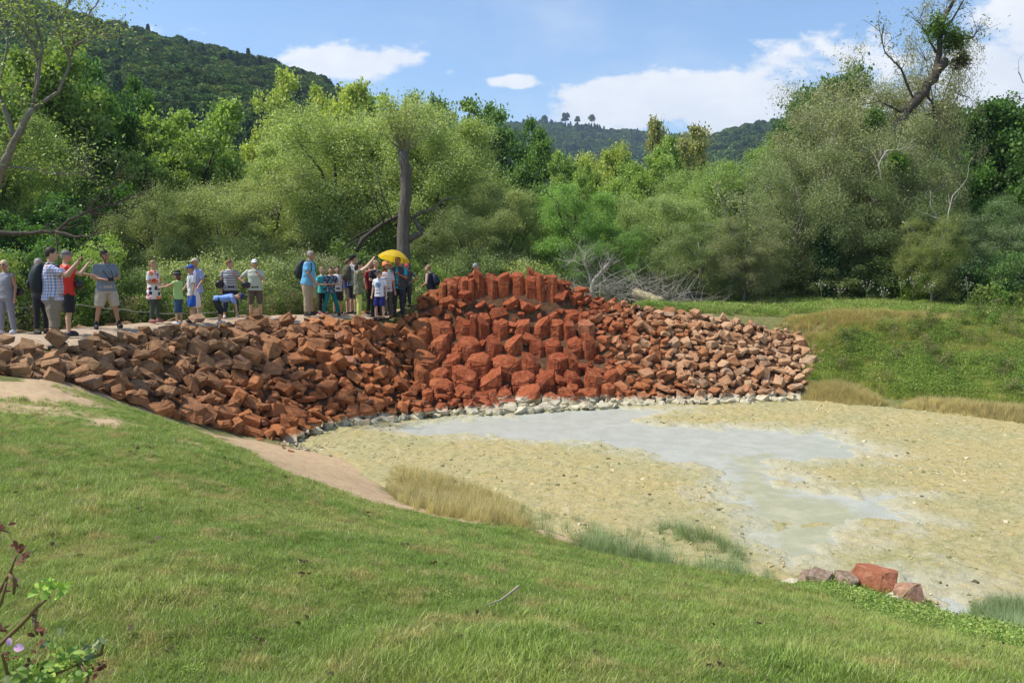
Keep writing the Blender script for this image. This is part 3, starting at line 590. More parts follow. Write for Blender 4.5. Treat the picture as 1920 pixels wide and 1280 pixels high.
# ---------------------------------------------------------------- bare limbed tree at the left edge
def limb_tree(root, segs, d, mt, twig=0, tw_r=.006, seed=0, jit=.25, leafmat=None, col=OL, nleaf=0, lsize=(.13, .05)):
    r = random.Random(seed); mb = MB(); P = []; o0 = root.location
    for (pts, r0, r1) in segs:
        dd = d+r.uniform(-jit, jit)*2; q = []
        for i, (u, v) in enumerate(pts): q.append(at(u, v, d+(dd-d)*i/max(1, len(pts)-1))-o0)
        fine = []
        for i in range(len(q)-1):
            for s in range(4):
                j = Vector((r.uniform(-1, 1), r.uniform(-1, 1), r.uniform(-1, 1)))*(.0 if s == 0 else .25*r0+.006); fine.append(q[i].lerp(q[i+1], s/4)+j)
        fine.append(q[-1]); n = len(fine); mb.tube(fine, [(r0+(r1-r0)*i/(n-1))*r.uniform(.9, 1.12) for i in range(n)], 9 if r0 > .04 else 5)
        for k in range(int(twig*(n/4))):
            i = r.randint(n//3, n-1); s = fine[i]; t_ = (fine[i]-fine[i-1]).normalized() if i else Vector((0, 0, 1)); c = s; L = r.uniform(.3, 1.0); pl = [s]; dv = (t_*.7+Vector((r.uniform(-1, 1), r.uniform(-1, 1), r.uniform(-.4, 1.0)))).normalized()
            for a in range(4): dv = (dv+Vector((r.uniform(-.35, .35), r.uniform(-.35, .35), r.uniform(-.2, .35)))).normalized(); c = c+dv*L/4; pl.append(c)
            mb.tube(pl, [tw_r*1.6, tw_r*1.3, tw_r, tw_r*.8, tw_r*.5], 4, False)
            for m_ in range(2):
                b = pl[r.randint(1, 4)]; e = b+Vector((r.uniform(-1, 1), r.uniform(-1, 1), r.uniform(-.5, 1)))*.22; mb.tube([b, e], [tw_r*.8, tw_r*.4], 3, False); P.append(e)
            P += pl[1:]
    tr = mb.build('trunk', mt, root, True)
    if nleaf and P:
        rr = np.random.default_rng(seed); Q = np.repeat(np.array([tuple(p) for p in P]), nleaf, 0); Q = Q+rr.normal(size=Q.shape)*.13
        v, f, rn = leaves(Q, lsize[0], lsize[1], .3, seed=seed); c = mobj('crown', mesh_np('crown', v, f, [M_willow], dict(rnd=('FACE', 'FLOAT', rn))), root); c.color = (*col, 1)
    return root
e = empty('bare_tree', at(-40, 470, 19), label='grey limbed half bare tree forking upward at the left edge', cat='tree')
limb_tree(e, [([(-40, 480), (-30, 400), (0, 320), (28, 262), (60, 205)], .11, .06), ([(60, 205), (72, 120), (52, 40), (20, -40)], .04, .012), ([(60, 205), (110, 172), (132, 120), (140, 80), (170, 20), (205, -20)], .04, .008),
  ([(28, 262), (4, 190), (-14, 150)], .06, .03), ([(65, 180), (80, 90), (62, 30), (55, -30)], .04, .015), ([(140, 88), (160, 76), (190, 62), (218, 68)], .03, .006), ([(72, 110), (48, 62), (30, 40)], .03, .008), ([(132, 120), (110, 60), (98, 10)], .03, .008),
  ([(-30, 330), (-8, 310), (70, 318), (110, 328), (158, 325), (160, 312)], .03, .007), ([(0, 150), (14, 90), (8, 40), (20, -10)], .03, .01), ([(100, 70), (120, 30), (135, -10)], .02, .006)], 19, M_grey, twig=4, seed=3, leafmat=M_willow, col=(.14, .18, .05), nleaf=5, lsize=(.075, .035))
e = empty('fallen_limb', at(-30, 440, 18.6), label='grey limb reaching sideways low over the heads at the left edge', cat='branch')
limb_tree(e, [([(-60, 432), (0, 436), (60, 438), (105, 434), (130, 412), (165, 396), (205, 385), (240, 370)], .06, .008), ([(105, 434), (140, 444), (170, 443), (190, 424)], .04, .01), ([(165, 396), (190, 360), (225, 340), (262, 330)], .02, .005), ([(130, 412), (170, 400), (215, 402), (255, 388)], .018, .005), ([(105, 436), (108, 470), (112, 500)], .02, .008), ([(170, 443), (185, 470), (200, 500)], .014, .006)], 18.6, M_bark, twig=3, seed=5, nleaf=0)
# ---------------------------------------------------------------- pollard trunk with spray of twigs
pb = at(757, 475, 29.5); e = empty('pollard_willow', (pb.x, pb.y, -.5), label='old pollard willow with a straight furrowed trunk and a spray of thin twigs on top', cat='tree')
mb = MB(); o0 = e.location
def rel(u, v, d=29.5): return at(u, v, d)-o0
mb.tube([rel(757, 560), rel(757, 500), rel(756, 440), rel(757, 400), rel(762, 360), rel(760, 330), rel(763, 318), rel(757, 305), rel(756, 285)], [.30, .24, .215, .19, .20, .185, .215, .18, .17], 14)
mb.tube([rel(756, 292), rel(749, 284), rel(751, 279)], [.09, .08, .02], 8); mb.tube([rel(760, 292), rel(765, 285), rel(766, 280)], [.08, .06, .02], 8)
mb.tube([rel(762, 452), rel(776, 444), rel(788, 438), rel(792, 433)], [.13, .11, .10, .08], 10); mb.tube([rel(792, 434), rel(784, 424), rel(778, 412), rel(774, 408)], [.09, .07, .06, .04], 8)
mb.tube([rel(770, 410), rel(790, 398), rel(812, 392), rel(830, 375), rel(860, 370)], [.07, .05, .04, .03, .01], 7); mb.tube([rel(812, 392), rel(822, 402), rel(832, 408)], [.03, .02, .01], 5)
mb.build('trunk', M_pollard, e, True)
mb = MB(); mb.tube([rel(748, 405, 29.8), rel(720, 418, 30), rel(700, 432, 30.2), rel(680, 448, 30), rel(668, 472, 30)], [.07, .08, .07, .09, .07], 8); mb.tube([rel(700, 430, 30.2), rel(672, 440, 30), rel(655, 452, 30)], [.04, .03, .02], 6); mb.tube([rel(680, 448, 30), rel(660, 455, 30), rel(640, 470, 30)], [.04, .03, .02], 6); mb.tube([rel(720, 418), rel(700, 370), rel(690, 330), rel(670, 290)], [.03, .02, .015, .01], 5); mb.tube([rel(735, 412), rel(715, 360), rel(700, 300)], [.025, .02, .01], 5)
mb.build('branch', M_bark, e, True, label='dark low branch bending down to the left')
mb = MB(); P = []; r = random.Random(9)
for k in range(105):
    s = Vector(rel(r.uniform(750, 765), 286, 29.5)); an = RAD(r.uniform(-55, 55)); ay = r.uniform(-.45, .45); L = r.uniform(1.2, 2.15)*(1-.12*abs(an)); dv = Vector((math.sin(an), ay*.7, math.cos(an))).normalized(); pl = [s]; c = s
    for a in range(6): dv = (dv+Vector((math.sin(an)*-.03+r.uniform(-.06, .06), r.uniform(-.06, .06), 0))).normalized(); c = c+dv*L/6; pl.append(c)
    mb.tube(pl, [.010, .008, .006, .005, .004, .003, .002], 4, False)
    for a in range(3, 7):
        for q in range(6): P.append(tuple(pl[a]+Vector((r.gauss(0, .15), r.gauss(0, .15), r.gauss(0, .15)))))
tw = mb.build('twigs', plain('twig_green', (.24, .23, .12)), e)
v, f, rn = leaves(np.array(P), .12, .035, -.3, seed=77); c = mobj('crown', mesh_np('crown', v, f, [M_willow], dict(rnd=('FACE', 'FLOAT', rn))), e); c.color = (.23, .265, .11, 1)
# ---------------------------------------------------------------- leaning trunk with mistletoe, pale snags, stump, stems
e = empty('leaning_tree', (at(1560, 500, 34).x, 34, -.2), label='dark leaning dead topped trunk rising above the great grey willow', cat='tree')
limb_tree(e, [([(1590, 520), (1630, 380), (1660, 290), (1694, 222), (1726, 180), (1752, 148), (1770, 112)], .27, .16), ([(1752, 148), (1762, 92), (1764, 50), (1778, 20), (1800, -20)], .12, .05), ([(1768, 60), (1790, 30), (1812, -10)], .05, .02), ([(1770, 92), (1795, 78), (1825, 70), (1838, 52)], .05, .008), ([(1755, 100), (1735, 60), (1722, 40)], .05, .01),
  ([(1715, 190), (1690, 130), (1660, 100), (1650, 60)], .05, .01), ([(1738, 178), (1748, 195), (1752, 220)], .05, .02), ([(1700, 215), (1650, 190), (1600, 200)], .05, .01)], 34, M_bark, twig=5, seed=8, tw_r=.008, nleaf=2, col=(.15, .15, .08), jit=.1)
def tuftball(u, v, d, rr, n, col, lab):
    p = at(u, v, d); o = empty('mistletoe', p, label=lab, cat='mistletoe', group='mistletoe clumps in the leaning tree'); r = np.random.default_rng(int(u)); q = r.normal(size=(n, 3)); q /= np.linalg.norm(q, axis=1)[:, None]; q *= rr*r.uniform(.1, 1.25, n)[:, None]**.8*(1+.45*np.sin(q[:, :1]*4+q[:, 2:]*3)); q[:, 2] -= .1*rr
    vv_, f, rn = leaves(q, .13, .045, .3, seed=int(v)); c = mobj('foliage', mesh_np('foliage', vv_, f, [M_willow], dict(rnd=('FACE', 'FLOAT', rn))), o); c.color = (*col, 1)
    mb = MB()
    for k in range(14): a = Vector(q[k]).normalized()*rr; mb.tube([(0, 0, 0), tuple(a*.6+Vector((0, 0, .05))), tuple(a)], [.02, .014, .006], 4, False)
    mb.build('stems', M_bark, o)
for a in [(1758, 50, 33.8, .40, 2300, (.06, .10, .02), 'topmost round mistletoe clump in the leaning tree'), (1788, 72, 33.9, .42, 2500, (.06, .095, .02), 'wide mistletoe clump right below the topmost one'), (1803, 112, 33.9, .30, 1000, (.08, .07, .035), 'brownish hanging mistletoe clump, lowest on the right'), (1640, 225, 32.5, .40, 1800, (.05, .10, .02), 'dark mistletoe clump inside the great grey willow'), (1682, 302, 31, .36, 1700, (.07, .13, .02), 'bright mistletoe clump below the leaning trunk')]: tuftball(*a)
def snag(name, u, v, d, segs, mt, lab, cat='dead branch', twig=2, seed=1, nleaf=0, z=None, col=OL, tw=.006, jit=.2):
    p = at(u, v, d); 
    if z is not None: p.z = z
    e = empty(name, p, label=lab, cat=cat); limb_tree(e, segs, d, mt, twig=twig, seed=seed, nleaf=nleaf, col=col, tw_r=tw, jit=jit); return e
snag('bent_stem_tree', 1090, 470, 34, [([(1120, 520), (1088, 468), (1060, 430), (1048, 400), (1044, 375)], .07, .03), ([(1048, 395), (1038, 372), (1020, 360)], .03, .01)], M_bark, 'bent dark stem in the fresh green tree', 'tree', 2, 4, 2, col=(.10, .175, .045))
snag('dead_tree', 1108, 560, 30.5, [([(1106, 565), (1112, 530), (1128, 510), (1144, 492), (1143, 486)], .09, .045), ([(1112, 535), (1102, 510), (1096, 490), (1098, 478)], .05, .015), ([(1096, 490), (1080, 486), (1066, 492)], .02, .008), ([(1112, 530), (1140, 548), (1170, 560)], .05, .01), ([(1110, 545), (1080, 535), (1060, 540)], .04, .01), ([(1128, 512), (1140, 530), (1165, 540)], .03, .008)], M_dead, 'bleached dead tree with forked limbs in the brush pile', 'dead tree', 9, 14, tw=.005)
snag('slender_sapling', 1368, 552, 31, [([(1366, 556), (1376, 500), (1374, 450), (1360, 405), (1350, 370)], .035, .01), ([(1370, 530), (1386, 505), (1410, 480), (1440, 462)], .025, .006), ([(1376, 490), (1390, 450), (1384, 410)], .02, .005)], M_dead, 'slender pale stemmed sapling beyond the green meadow', 'tree', 5, 15, 5, col=(.13, .15, .06))
snag('pale_snag', 1765, 430, 29, [([(1770, 470), (1765, 420), (1745, 385), (1744, 358)], .03, .008), ([(1778, 460), (1778, 400), (1786, 368), (1806, 346)], .03, .008)], M_dead, 'two pale bare snags above the yellowish bush', 'dead branch', 1, 16)
snag('fallen_branch', 1700, 420, 30, [([(1692, 416), (1712, 432), (1735, 452)], .03, .012), ([(1700, 425), (1705, 440), (1715, 455)], .015, .006)], M_dead, 'short pale fallen branch in front of the dark willow', 'dead branch', 2, 17)
snag('curved_twig', 1660, 285, 31, [([(1652, 300), (1662, 284), (1682, 280), (1698, 290)], .035, .01), ([(1655, 345), (1648, 310), (1655, 295)], .04, .02)], M_dead, 'curved pale limb inside the great grey willow', 'dead branch', 3, 18)
snag('bare_branch', 1925, 184, 26, [([(1960, 180), (1915, 185), (1902, 176), (1890, 182)], .02, .006), ([(1960, 150), (1918, 155), (1912, 140)], .018, .005)], M_bark, 'bare branch tips poking in from the right edge', 'branch', 1, 19)
p = at(1552, 520, 31.5); e = empty('ivy_stump', (p.x, p.y, h1(p.x, p.y)-.1), label='tall stump wrapped in dark ivy left of the dark shrubs', cat='tree'); mb = MB().tube([(0, 0, -.2), (.05, 0, 1.2), (-.05, 0, 2.4)], [.2, .16, .12], 9); mb.build('trunk', M_bark, e, True)
r = np.random.default_rng(5); Q = np.stack([r.normal(0, .22, 3500), r.normal(0, .22, 3500), r.uniform(0, 2.9, 3500)], -1); Q[:, 0] += np.sin(Q[:, 2]*2)*.12; v, f, rn = leaves(Q, .11, .09, .2, seed=5); c = mobj('ivy', mesh_np('ivy', v, f, [M_broad], dict(rnd=('FACE', 'FLOAT', rn))), e); c.color = (.022, .05, .02, 1)
# brush pile (tangled dead twigs nobody could count) and the log
mb = MB(); r = random.Random(31)
for k in range(950):
    a = r.random(); u = 1050+a*290; hh = math.sin(min(1, a*1.15)*math.pi)**.6; d = r.uniform(29.5, 33.5); x = (u-960)/F*d
    z0 = r.uniform(0, 1.0)*hh; c = Vector((x, d, h1(x, d)*0+z0)); dv = Vector((r.uniform(-1, 1), r.uniform(-.7, .7), r.uniform(-.15, .8))).normalized(); L = r.uniform(.5, 1.6); pl = [c]
    for q in range(4): dv = (dv+Vector((r.uniform(-.3, .3), r.uniform(-.3, .3), r.uniform(-.35, .2)))).normalized(); c = c+dv*L/4; pl.append(c)
    w = r.choice([.003, .004, .005, .009]); mb.tube(pl, [w*1.4, w*1.2, w, w*.7, w*.4], 4, False)
mb.build('brush_pile', m_bark('dead_twigs', (.20, .17, .13), (.36, .33, .28)), None, label='tangled pile of grey dead twigs behind the right slope of the mound', cat='brushwood', kind='stuff')
p0, p1 = at(1190, 549, 31), at(1243, 567, 30); e = empty('log', p0, label='pale cut log slanting down to the right on the meadow edge', cat='log'); mb = MB(); q = [Vector((0, 0, 0))+(p1-p0)*i/6 for i in range(7)]; mb.tube(q, [.17, .165, .16, .165, .155, .15, .15], 16); mb.build('trunk', M_log, e, True)
mb = MB(); ax_ = (p1-p0).normalized(); mb.tube([-ax_*.012, -ax_*.002], [.145, .15], 16); mb.build('cut_face', plain('cut_wood', (.62, .52, .33)), e)
e.location.z += .02
# ================================================================ STONES
m, t = mat('iron_stone'); p = gpos(t); s = nd(t, 'ShaderNodeSeparateXYZ', {0: p}); x, y, z = s.outputs[:3]
oi = nd(t, 'ShaderNodeObjectInfo').outputs['Random']; r = mth(t, 'FRACT', mth(t, 'ADD', oi, attr(t, 'rnd')))
n1 = noise(t, p, 1.1, 3); n2 = noise(t, p, 9, 5, .65); n3 = noise(t, p, 38, 4, .7)
xx = mth(t, 'ADD', x, mth(t, 'MULTIPLY', mth(t, 'SUBTRACT', n1, .5), 2.5)); xx = mth(t, 'ADD', xx, mth(t, 'MULTIPLY', mth(t, 'SUBTRACT', r, .5), 2.2))
dn = mth(t, 'ADD', xx, mth(t, 'MULTIPLY', z, -.9))     # the low stones redden earlier than those by the path
red = sstep(t, dn, -8.2, -2.6); pal = sstep(t, mth(t, 'ADD', xx, mth(t, 'MULTIPLY', z, .3)), 2.2, 6.2)
c = mix(t, red, mix(t, r, (.28, .162, .085), (.44, .27, .145)), mix(t, r, (.36, .12, .043), (.51, .195, .075)))
mnd = mth(t, 'MULTIPLY', sstep(t, x, -2.9, -1.6), mth(t, 'SUBTRACT', 1, sstep(t, x, 1.8, 4.2)))
c = mix(t, mnd, c, mix(t, r, (.30, .068, .026), (.40, .105, .040))); c = mix(t, pal, c, mix(t, r, (.46, .235, .12), (.62, .40, .24)))
c = mix(t, mth(t, 'MULTIPLY', sstep(t, n2, .50, .72), .5), c, (.50, .27, .14)); c = mix(t, mth(t, 'MULTIPLY', sstep(t, n2, .5, .28), .6), c, (.10, .042, .025)); c = mix(t, mth(t, 'MULTIPLY', sstep(t, n3, .56, .72), .3), c, (.07, .035, .022))
st_ = noise(t, nd(t, 'ShaderNodeMapping', {0: p, 3: (1, 1, .12)}).outputs[0], 13, 5, .65)
c = mix(t, mth(t, 'MULTIPLY', mnd, mth(t, 'MULTIPLY', sstep(t, st_, .54, .68), .4)), c, (.46, .24, .15)); c = mix(t, mth(t, 'MULTIPLY', mnd, mth(t, 'MULTIPLY', sstep(t, st_, .46, .36), .5)), c, (.10, .03, .02))
grey = mth(t, 'MULTIPLY', mth(t, 'GREATER_THAN', r, .95), .35); c = mix(t, mth(t, 'MULTIPLY', grey, mth(t, 'SUBTRACT', 1, mnd)), c, (.24, .19, .17))
zl = mth(t, 'ADD', z, mth(t, 'MULTIPLY', mth(t, 'SUBTRACT', n2, .5), .22)); lime = mth(t, 'SUBTRACT', 1, sstep(t, zl, -1.97, -1.87)); lime = mth(t, 'MULTIPLY', lime, sstep(t, x, -4.9, -4.3))
alg = mth(t, 'SUBTRACT', 1, sstep(t, zl, -2.10, -2.02)); c = mix(t, 1.0, c, (.90, .88, .84), 'MULTIPLY'); c = mix(t, lime, c, mix(t, mth(t, 'MULTIPLY', alg, .75), mix(t, r, (.50, .43, .28), (.62, .56, .41)), (.28, .26, .11)))
fin_bsdf(t, c, .88, mth(t, 'ADD', mth(t, 'MULTIPLY', n3, .5), n2), .9, .05, .15); M_rock = m
def hull_rock(seed):
    r = random.Random(seed); bm = bmesh.new(); d = (1, r.uniform(.62, .95), r.uniform(.42, .75))
    for k in range(8):
        sx, sy, sz = (k & 1)*2-1, (k >> 1 & 1)*2-1, (k >> 2)*2-1; q = r.uniform(.62, 1.0)
        bm.verts.new((sx*d[0]/2*q*r.uniform(.6, 1), sy*d[1]/2*q*r.uniform(.6, 1), sz*d[2]/2*q*r.uniform(.7, 1)))
    for k in range(r.randint(3, 6)):
        v = Vector((r.gauss(0, 1), r.gauss(0, 1), r.gauss(0, 1))).normalized(); bm.verts.new((v.x*d[0]*.55, v.y*d[1]*.55, v.z*d[2]*.55))
    bmesh.ops.convex_hull(bm, input=bm.verts[:]); bmesh.ops.delete(bm, geom=[v for v in bm.verts if not v.link_faces], context='VERTS')
    bmesh.ops.dissolve_limit(bm, angle_limit=RAD(14), verts=bm.verts[:], edges=bm.edges[:])
    bmesh.ops.bevel(bm, geom=bm.edges[:]+bm.verts[:], offset=.022, segments=2, affect='EDGES', profile=.6, clamp_overlap=True)
    bmesh.ops.triangulate(bm, faces=bm.faces[:]); bmesh.ops.subdivide_edges(bm, edges=[e for e in bm.edges if e.calc_length() > .16], cuts=2, use_grid_fill=True)
    bmesh.ops.triangulate(bm, faces=bm.faces[:])
    for v in bm.verts: v.co += Vector((r.uniform(-1, 1), r.uniform(-1, 1), r.uniform(-1, 1)))*.013
    bm.normal_update(); me = bpy.data.meshes.new('stone'); bm.to_mesh(me); bm.free(); me.materials.append(M_rock); return me
RP = [hull_rock(s) for s in range(40)]
RV = []
for me in RP:
    v = np.zeros(len(me.vertices)*3); me.vertices.foreach_get('co', v); f = np.zeros(len(me.polygons)*3, np.int32); me.polygons.foreach_get('vertices', f); RV.append((v.reshape(-1, 3), f.reshape(-1, 3)))
# ---- the big basalt-like columns, tier by tier (u, width, top, bottom of each in a 4x crop)
tiers = [('top crown row', 25.2, [(505, 50, 200, 345, 0), (582, 92, 185, 330, 1), (670, 80, 160, 290, 0), (735, 45, 165, 265, -1), (797, 80, 105, 300, 2), (890, 118, 135, 345, 1), (980, 88, 125, 345, -1), (1083, 106, 115, 345, 0), (1190, 108, 150, 315, 0), (1265, 58, 125, 310, 1), (1315, 58, 140, 300, 0), (1352, 55, 140, 285, 0)]),
 ('back of the crown', 25.9, [(1170, 62, 95, 260, 2), (620, 60, 150, 260, 0), (1030, 70, 130, 260, 0), (560, 70, 165, 260, 0), (1225, 50, 120, 250, 0)]),
 ('short row high on the right', 24.75, [(1345, 118, 412, 520, -1), (1480, 118, 400, 520, 0), (1590, 80, 415, 500, 0)]),
 ('second tier', 24.3, [(355, 160, 475, 680, 0), (520, 170, 475, 740, 1), (670, 122, 470, 700, 1), (745, 60, 440, 640, 0), (825, 110, 460, 740, 2), (960, 138, 470, 760, 0), (1105, 118, 485, 760, -1), (1235, 140, 475, 740, -2), (1380, 135, 480, 720, 0), (1500, 100, 488, 700, 0), (1620, 130, 485, 820, 0)]),
 ('third tier', 23.8, [(340, 175, 612, 800, 2), (512, 138, 595, 800, -1), (710, 168, 612, 840, 0), (890, 130, 612, 820, 1), (1065, 140, 615, 820, -2), (1240, 126, 628, 840, 1), (1357, 138, 630, 800, 0), (1502, 148, 620, 820, 0), (1640, 108, 592, 860, 1)]),
 ('fourth tier', 23.3, [(380, 190, 712, 920, 1), (575, 148, 738, 940, -1), (800, 178, 735, 940, 0), (1015, 218, 757, 1010, 0), (1187, 120, 745, 920, 2), (1368, 160, 730, 980, 0), (1512, 130, 722, 940, 2)]),
 ('fifth tier', 22.85, [(362, 98, 832, 1010, 1), (500, 140, 857, 1000, 0), (700, 188, 842, 1050, 1), (890, 188, 880, 1070, -2), (1125, 175, 877, 1060, 0), (1295, 170, 870, 1090, -1), (1487, 138, 870, 1060, 1), (1650, 158, 852, 1060, 1), (1768, 110, 860, 1050, -1)]),
 ('sixth tier', 22.5, [(507, 188, 928, 1100, 0), (680, 160, 978, 1140, 0), (835, 150, 1008, 1150, -1), (1505, 100, 962, 1080, 0), (1780, 108, 962, 1120, 0)]),
 ('water edge row', 22.2, [(520, 160, 1056, 1150, 0), (655, 95, 1066, 1165, -1), (850, 110, 1066, 1165, 0), (987, 130, 1012, 1160, 0), (1160, 198, 992, 1165, -1), (1312, 110, 1038, 1160, 0), (1470, 130, 1002, 1150, 1), (1630, 150, 996, 1140, 0)])]
ORD = 'first second third fourth fifth sixth seventh eighth ninth tenth eleventh twelfth thirteenth'.split()
colfoot = []
def column(u, w, vt, vb, d, tilt, lab, seed):
    r = random.Random(seed); k = w/4/F*d; top = at(u, vt, d).z; bot = at(u, vb, d).z; H = top-bot; x = at(u, vt, d).x; R = k/2*1.16
    dz = R*.9; y = d+R; bm = bmesh.new(); n = r.choice([5, 6, 6, 7]); a0 = r.uniform(0, 6.28); rings = []
    ang = [a0+2*math.pi*(i+r.uniform(-.22, .22))/n for i in range(n)]; rad = [R*r.uniform(.92, 1.12) for _ in range(n)]
    lean = (r.uniform(-.12, .12), r.uniform(.0, .12)); ext = .55
    for j, f in enumerate((0, .35, .7, 1)):
        s = (1.06, 1.0, .97, .90)[j]*r.uniform(.97, 1.03); rings.append([bm.verts.new((math.cos(a)*q*s+lean[0]*f*H, math.sin(a)*q*s*.85+lean[1]*f*H, -H-ext+(H+ext)*f+(0 if j < 3 else (math.cos(a)*-tilt*.3*R*1.2+math.sin(a)*R*.40+r.uniform(-.13, .13)*R)-dz*.38))) for a, q in zip(ang, rad)])
    for j in range(3):
        for i in range(n): bm.faces.new((rings[j][i], rings[j][(i+1) % n], rings[j+1][(i+1) % n], rings[j+1][i]))
    cpt_ = bm.verts.new((lean[0]*H+r.uniform(-.2, .2)*R, lean[1]*H+r.uniform(-.2, .2)*R, r.uniform(.0, .16)*R-dz*.3))
    for i in range(n): bm.faces.new((rings[3][i], rings[3][(i+1) % n], cpt_))
    bm.faces.new(rings[0][::-1])
    bmesh.ops.bevel(bm, geom=[e for e in bm.edges if cpt_ not in e.verts], offset=R*.09, segments=2, affect='EDGES', clamp_overlap=True)
    bmesh.ops.triangulate(bm, faces=bm.faces[:]); bmesh.ops.subdivide_edges(bm, edges=[e for e in bm.edges if e.calc_length() > R*.7], cuts=1); bmesh.ops.triangulate(bm, faces=bm.faces[:])
    for v in bm.verts: v.co += Vector((r.uniform(-1, 1), r.uniform(-1, 1), r.uniform(-1, 1)))*R*.05
    me = bpy.data.meshes.new('stone_column'); bm.normal_update(); bm.to_mesh(me); bm.free(); me.materials.append(M_rock)
    o = mobj('stone_column', me, label=lab, cat='stone column', group='upright red stone columns of the fountain mound'); o.location = (x, y, top)
    colfoot.append((x, y, R))
for ti, (tn, d, row) in enumerate(tiers):
    row = sorted(row)
    for i, (X_, w, a, b, tl) in enumerate(row):
        size = 'broad' if w > 150 else ('slim' if w < 100 else 'mid sized'); tp = {0: 'flat topped', 1: 'slant topped', 2: 'pointed', -1: 'chipped', -2: 'wedge topped'}[tl]
        column(700+X_/4, w, 480+a/4, 480+b/4, d-(.12 if w > 150 else 0), tl, f'{size} {tp} red stone column, {ORD[i]} from the left in the {tn}', ti*100+i)
colfoot = np.array(colfoot)
# ---- heaped stones
def pix(x, y, z): return proj(x, y, z)
cand = []
xs_ = rng.uniform(-14, 9.2, 60000); ys_ = rng.uniform(11, 27.6, 60000); ok = in_poly(xs_, ys_, ROCKS); xs_, ys_ = xs_[ok], ys_[ok]
def size_at(x, y, r):
    base = np.interp(x, [-9, -6, -3, 2, 3, 9], [.33, .31, .27, .26, .235, .245])
    return base*r
cell = {}; R_ = []
def fits(x, y, s, k=.56):
    gx, gy = int(x//.6), int(y//.6)
    for a in range(gx-1, gx+2):
        for b in range(gy-1, gy+2):
            for (X2, Y2, S2) in cell.get((a, b), ()):
                if (X2-x)**2+(Y2-y)**2 < (k*(s+S2)/2)**2: return False
    return True
for layer in range(2):
    cell = {}
    q = rng.lognormal(-.04, .40, len(xs_)); order = rng.permutation(len(xs_)); cntr = 0
    order = order[np.argsort(-q[order])] if layer == 0 else order
    SZ = size_at(xs_, ys_, np.clip(q, .45, np.where(xs_ < -7.2, 1.35, 1.9)))
    for i in order:
        x_, y_, s_ = xs_[i], ys_[i], SZ[i]
        if len(colfoot) and ((abs(colfoot[:, 0]-x_) < colfoot[:, 2]*.9) & (colfoot[:, 1]-y_ < colfoot[:, 2]*1.0) & (colfoot[:, 1]-y_ > -.35)).any(): continue
        if abs(x_-.25) < 2.35 and 22.35 < y_ < 24.45 and rng.uniform() > .22: continue
        kk = .66 if layer == 0 else .95
        if not fits(x_, y_, s_, kk): continue
        cell.setdefault((int(x_//.6), int(y_//.6)), []).append((x_, y_, s_)); R_.append((x_, y_, s_, layer))
R_ = np.array(R_); hz_ = hgt(R_[:, 0], R_[:, 1], False); e_ = .12
gx_ = (hgt(R_[:, 0]+e_, R_[:, 1], False)-hgt(R_[:, 0]-e_, R_[:, 1], False))/(2*e_); gy_ = (hgt(R_[:, 0], R_[:, 1]+e_, False)-hgt(R_[:, 0], R_[:, 1]-e_, False))/(2*e_)
items = []
for i, (x_, y_, s_, ly) in enumerate(R_):
    nrm = Vector((-gx_[i]*.45, -gy_[i]*.45, 1)).normalized(); q = nrm.to_track_quat('Z', 'Y') @ Euler((random.gauss(0, .38), random.gauss(0, .38), random.uniform(0, 6.28))).to_quaternion()
    sc = (s_*random.uniform(.95, 1.25), s_*random.uniform(.85, 1.1), s_*random.uniform(.5, 1.1)); zz = hz_[i]+(.05 if ly == 0 else .19)*s_/.35*random.uniform(.6, 1.4)
    items.append([x_, y_, zz, q, sc, random.randrange(40), 0])
# pale stones along the waterline
TL = dense([tuple(on_level(u, v, ZW))[:2] for u, v in [(622, 803), (680, 797), (720, 792), (790, 782), (840, 779), (930, 776), (1000, 771), (1130, 764), (1200, 760), (1300, 758), (1400, 756), (1495, 750)]], 150)
for (x_, y_) in TL:
    for k in range(2):
        if random.random() < .3: continue
        s_ = random.choice([.12, .16, .2, .26, .36])*random.uniform(.85, 1.15); q = Euler((random.gauss(0, .3), random.gauss(0, .3), random.uniform(0, 6.28))).to_quaternion()
        items.append([x_+random.gauss(0, .05), y_-.02-k*.14+random.gauss(0, .07), ZW+.02+s_*.12, q, (s_*1.2, s_, s_*.9), random.randrange(40), 1])
# kerb stones along the far side of the path, stray stones on the flat by the toe
for (x_, y_) in dense(BACK, 62):
    if random.random() < .8:
        s_ = random.uniform(.2, .42); items.append([x_+random.gauss(0, .12), y_+random.gauss(0, .1), max(0, h1(x_, y_))+.04, Euler((random.gauss(0, .2), random.gauss(0, .2), random.uniform(0, 6.28))).to_quaternion(), (s_*1.3, s_, s_*.7), random.randrange(40), 2])
for k in range(170):
    u, v = random.gauss(590, 38), random.gauss(838, 9); x_, y_ = on_level(u, v, ZW)[:2]; s_ = random.uniform(.04, .13); items.append([x_, y_, max(h1(x_, y_), ZW)+.01, Euler((random.random(), random.random(), random.random()*6)).to_quaternion(), (s_*1.3, s_, s_*.6), random.randrange(40), 3])
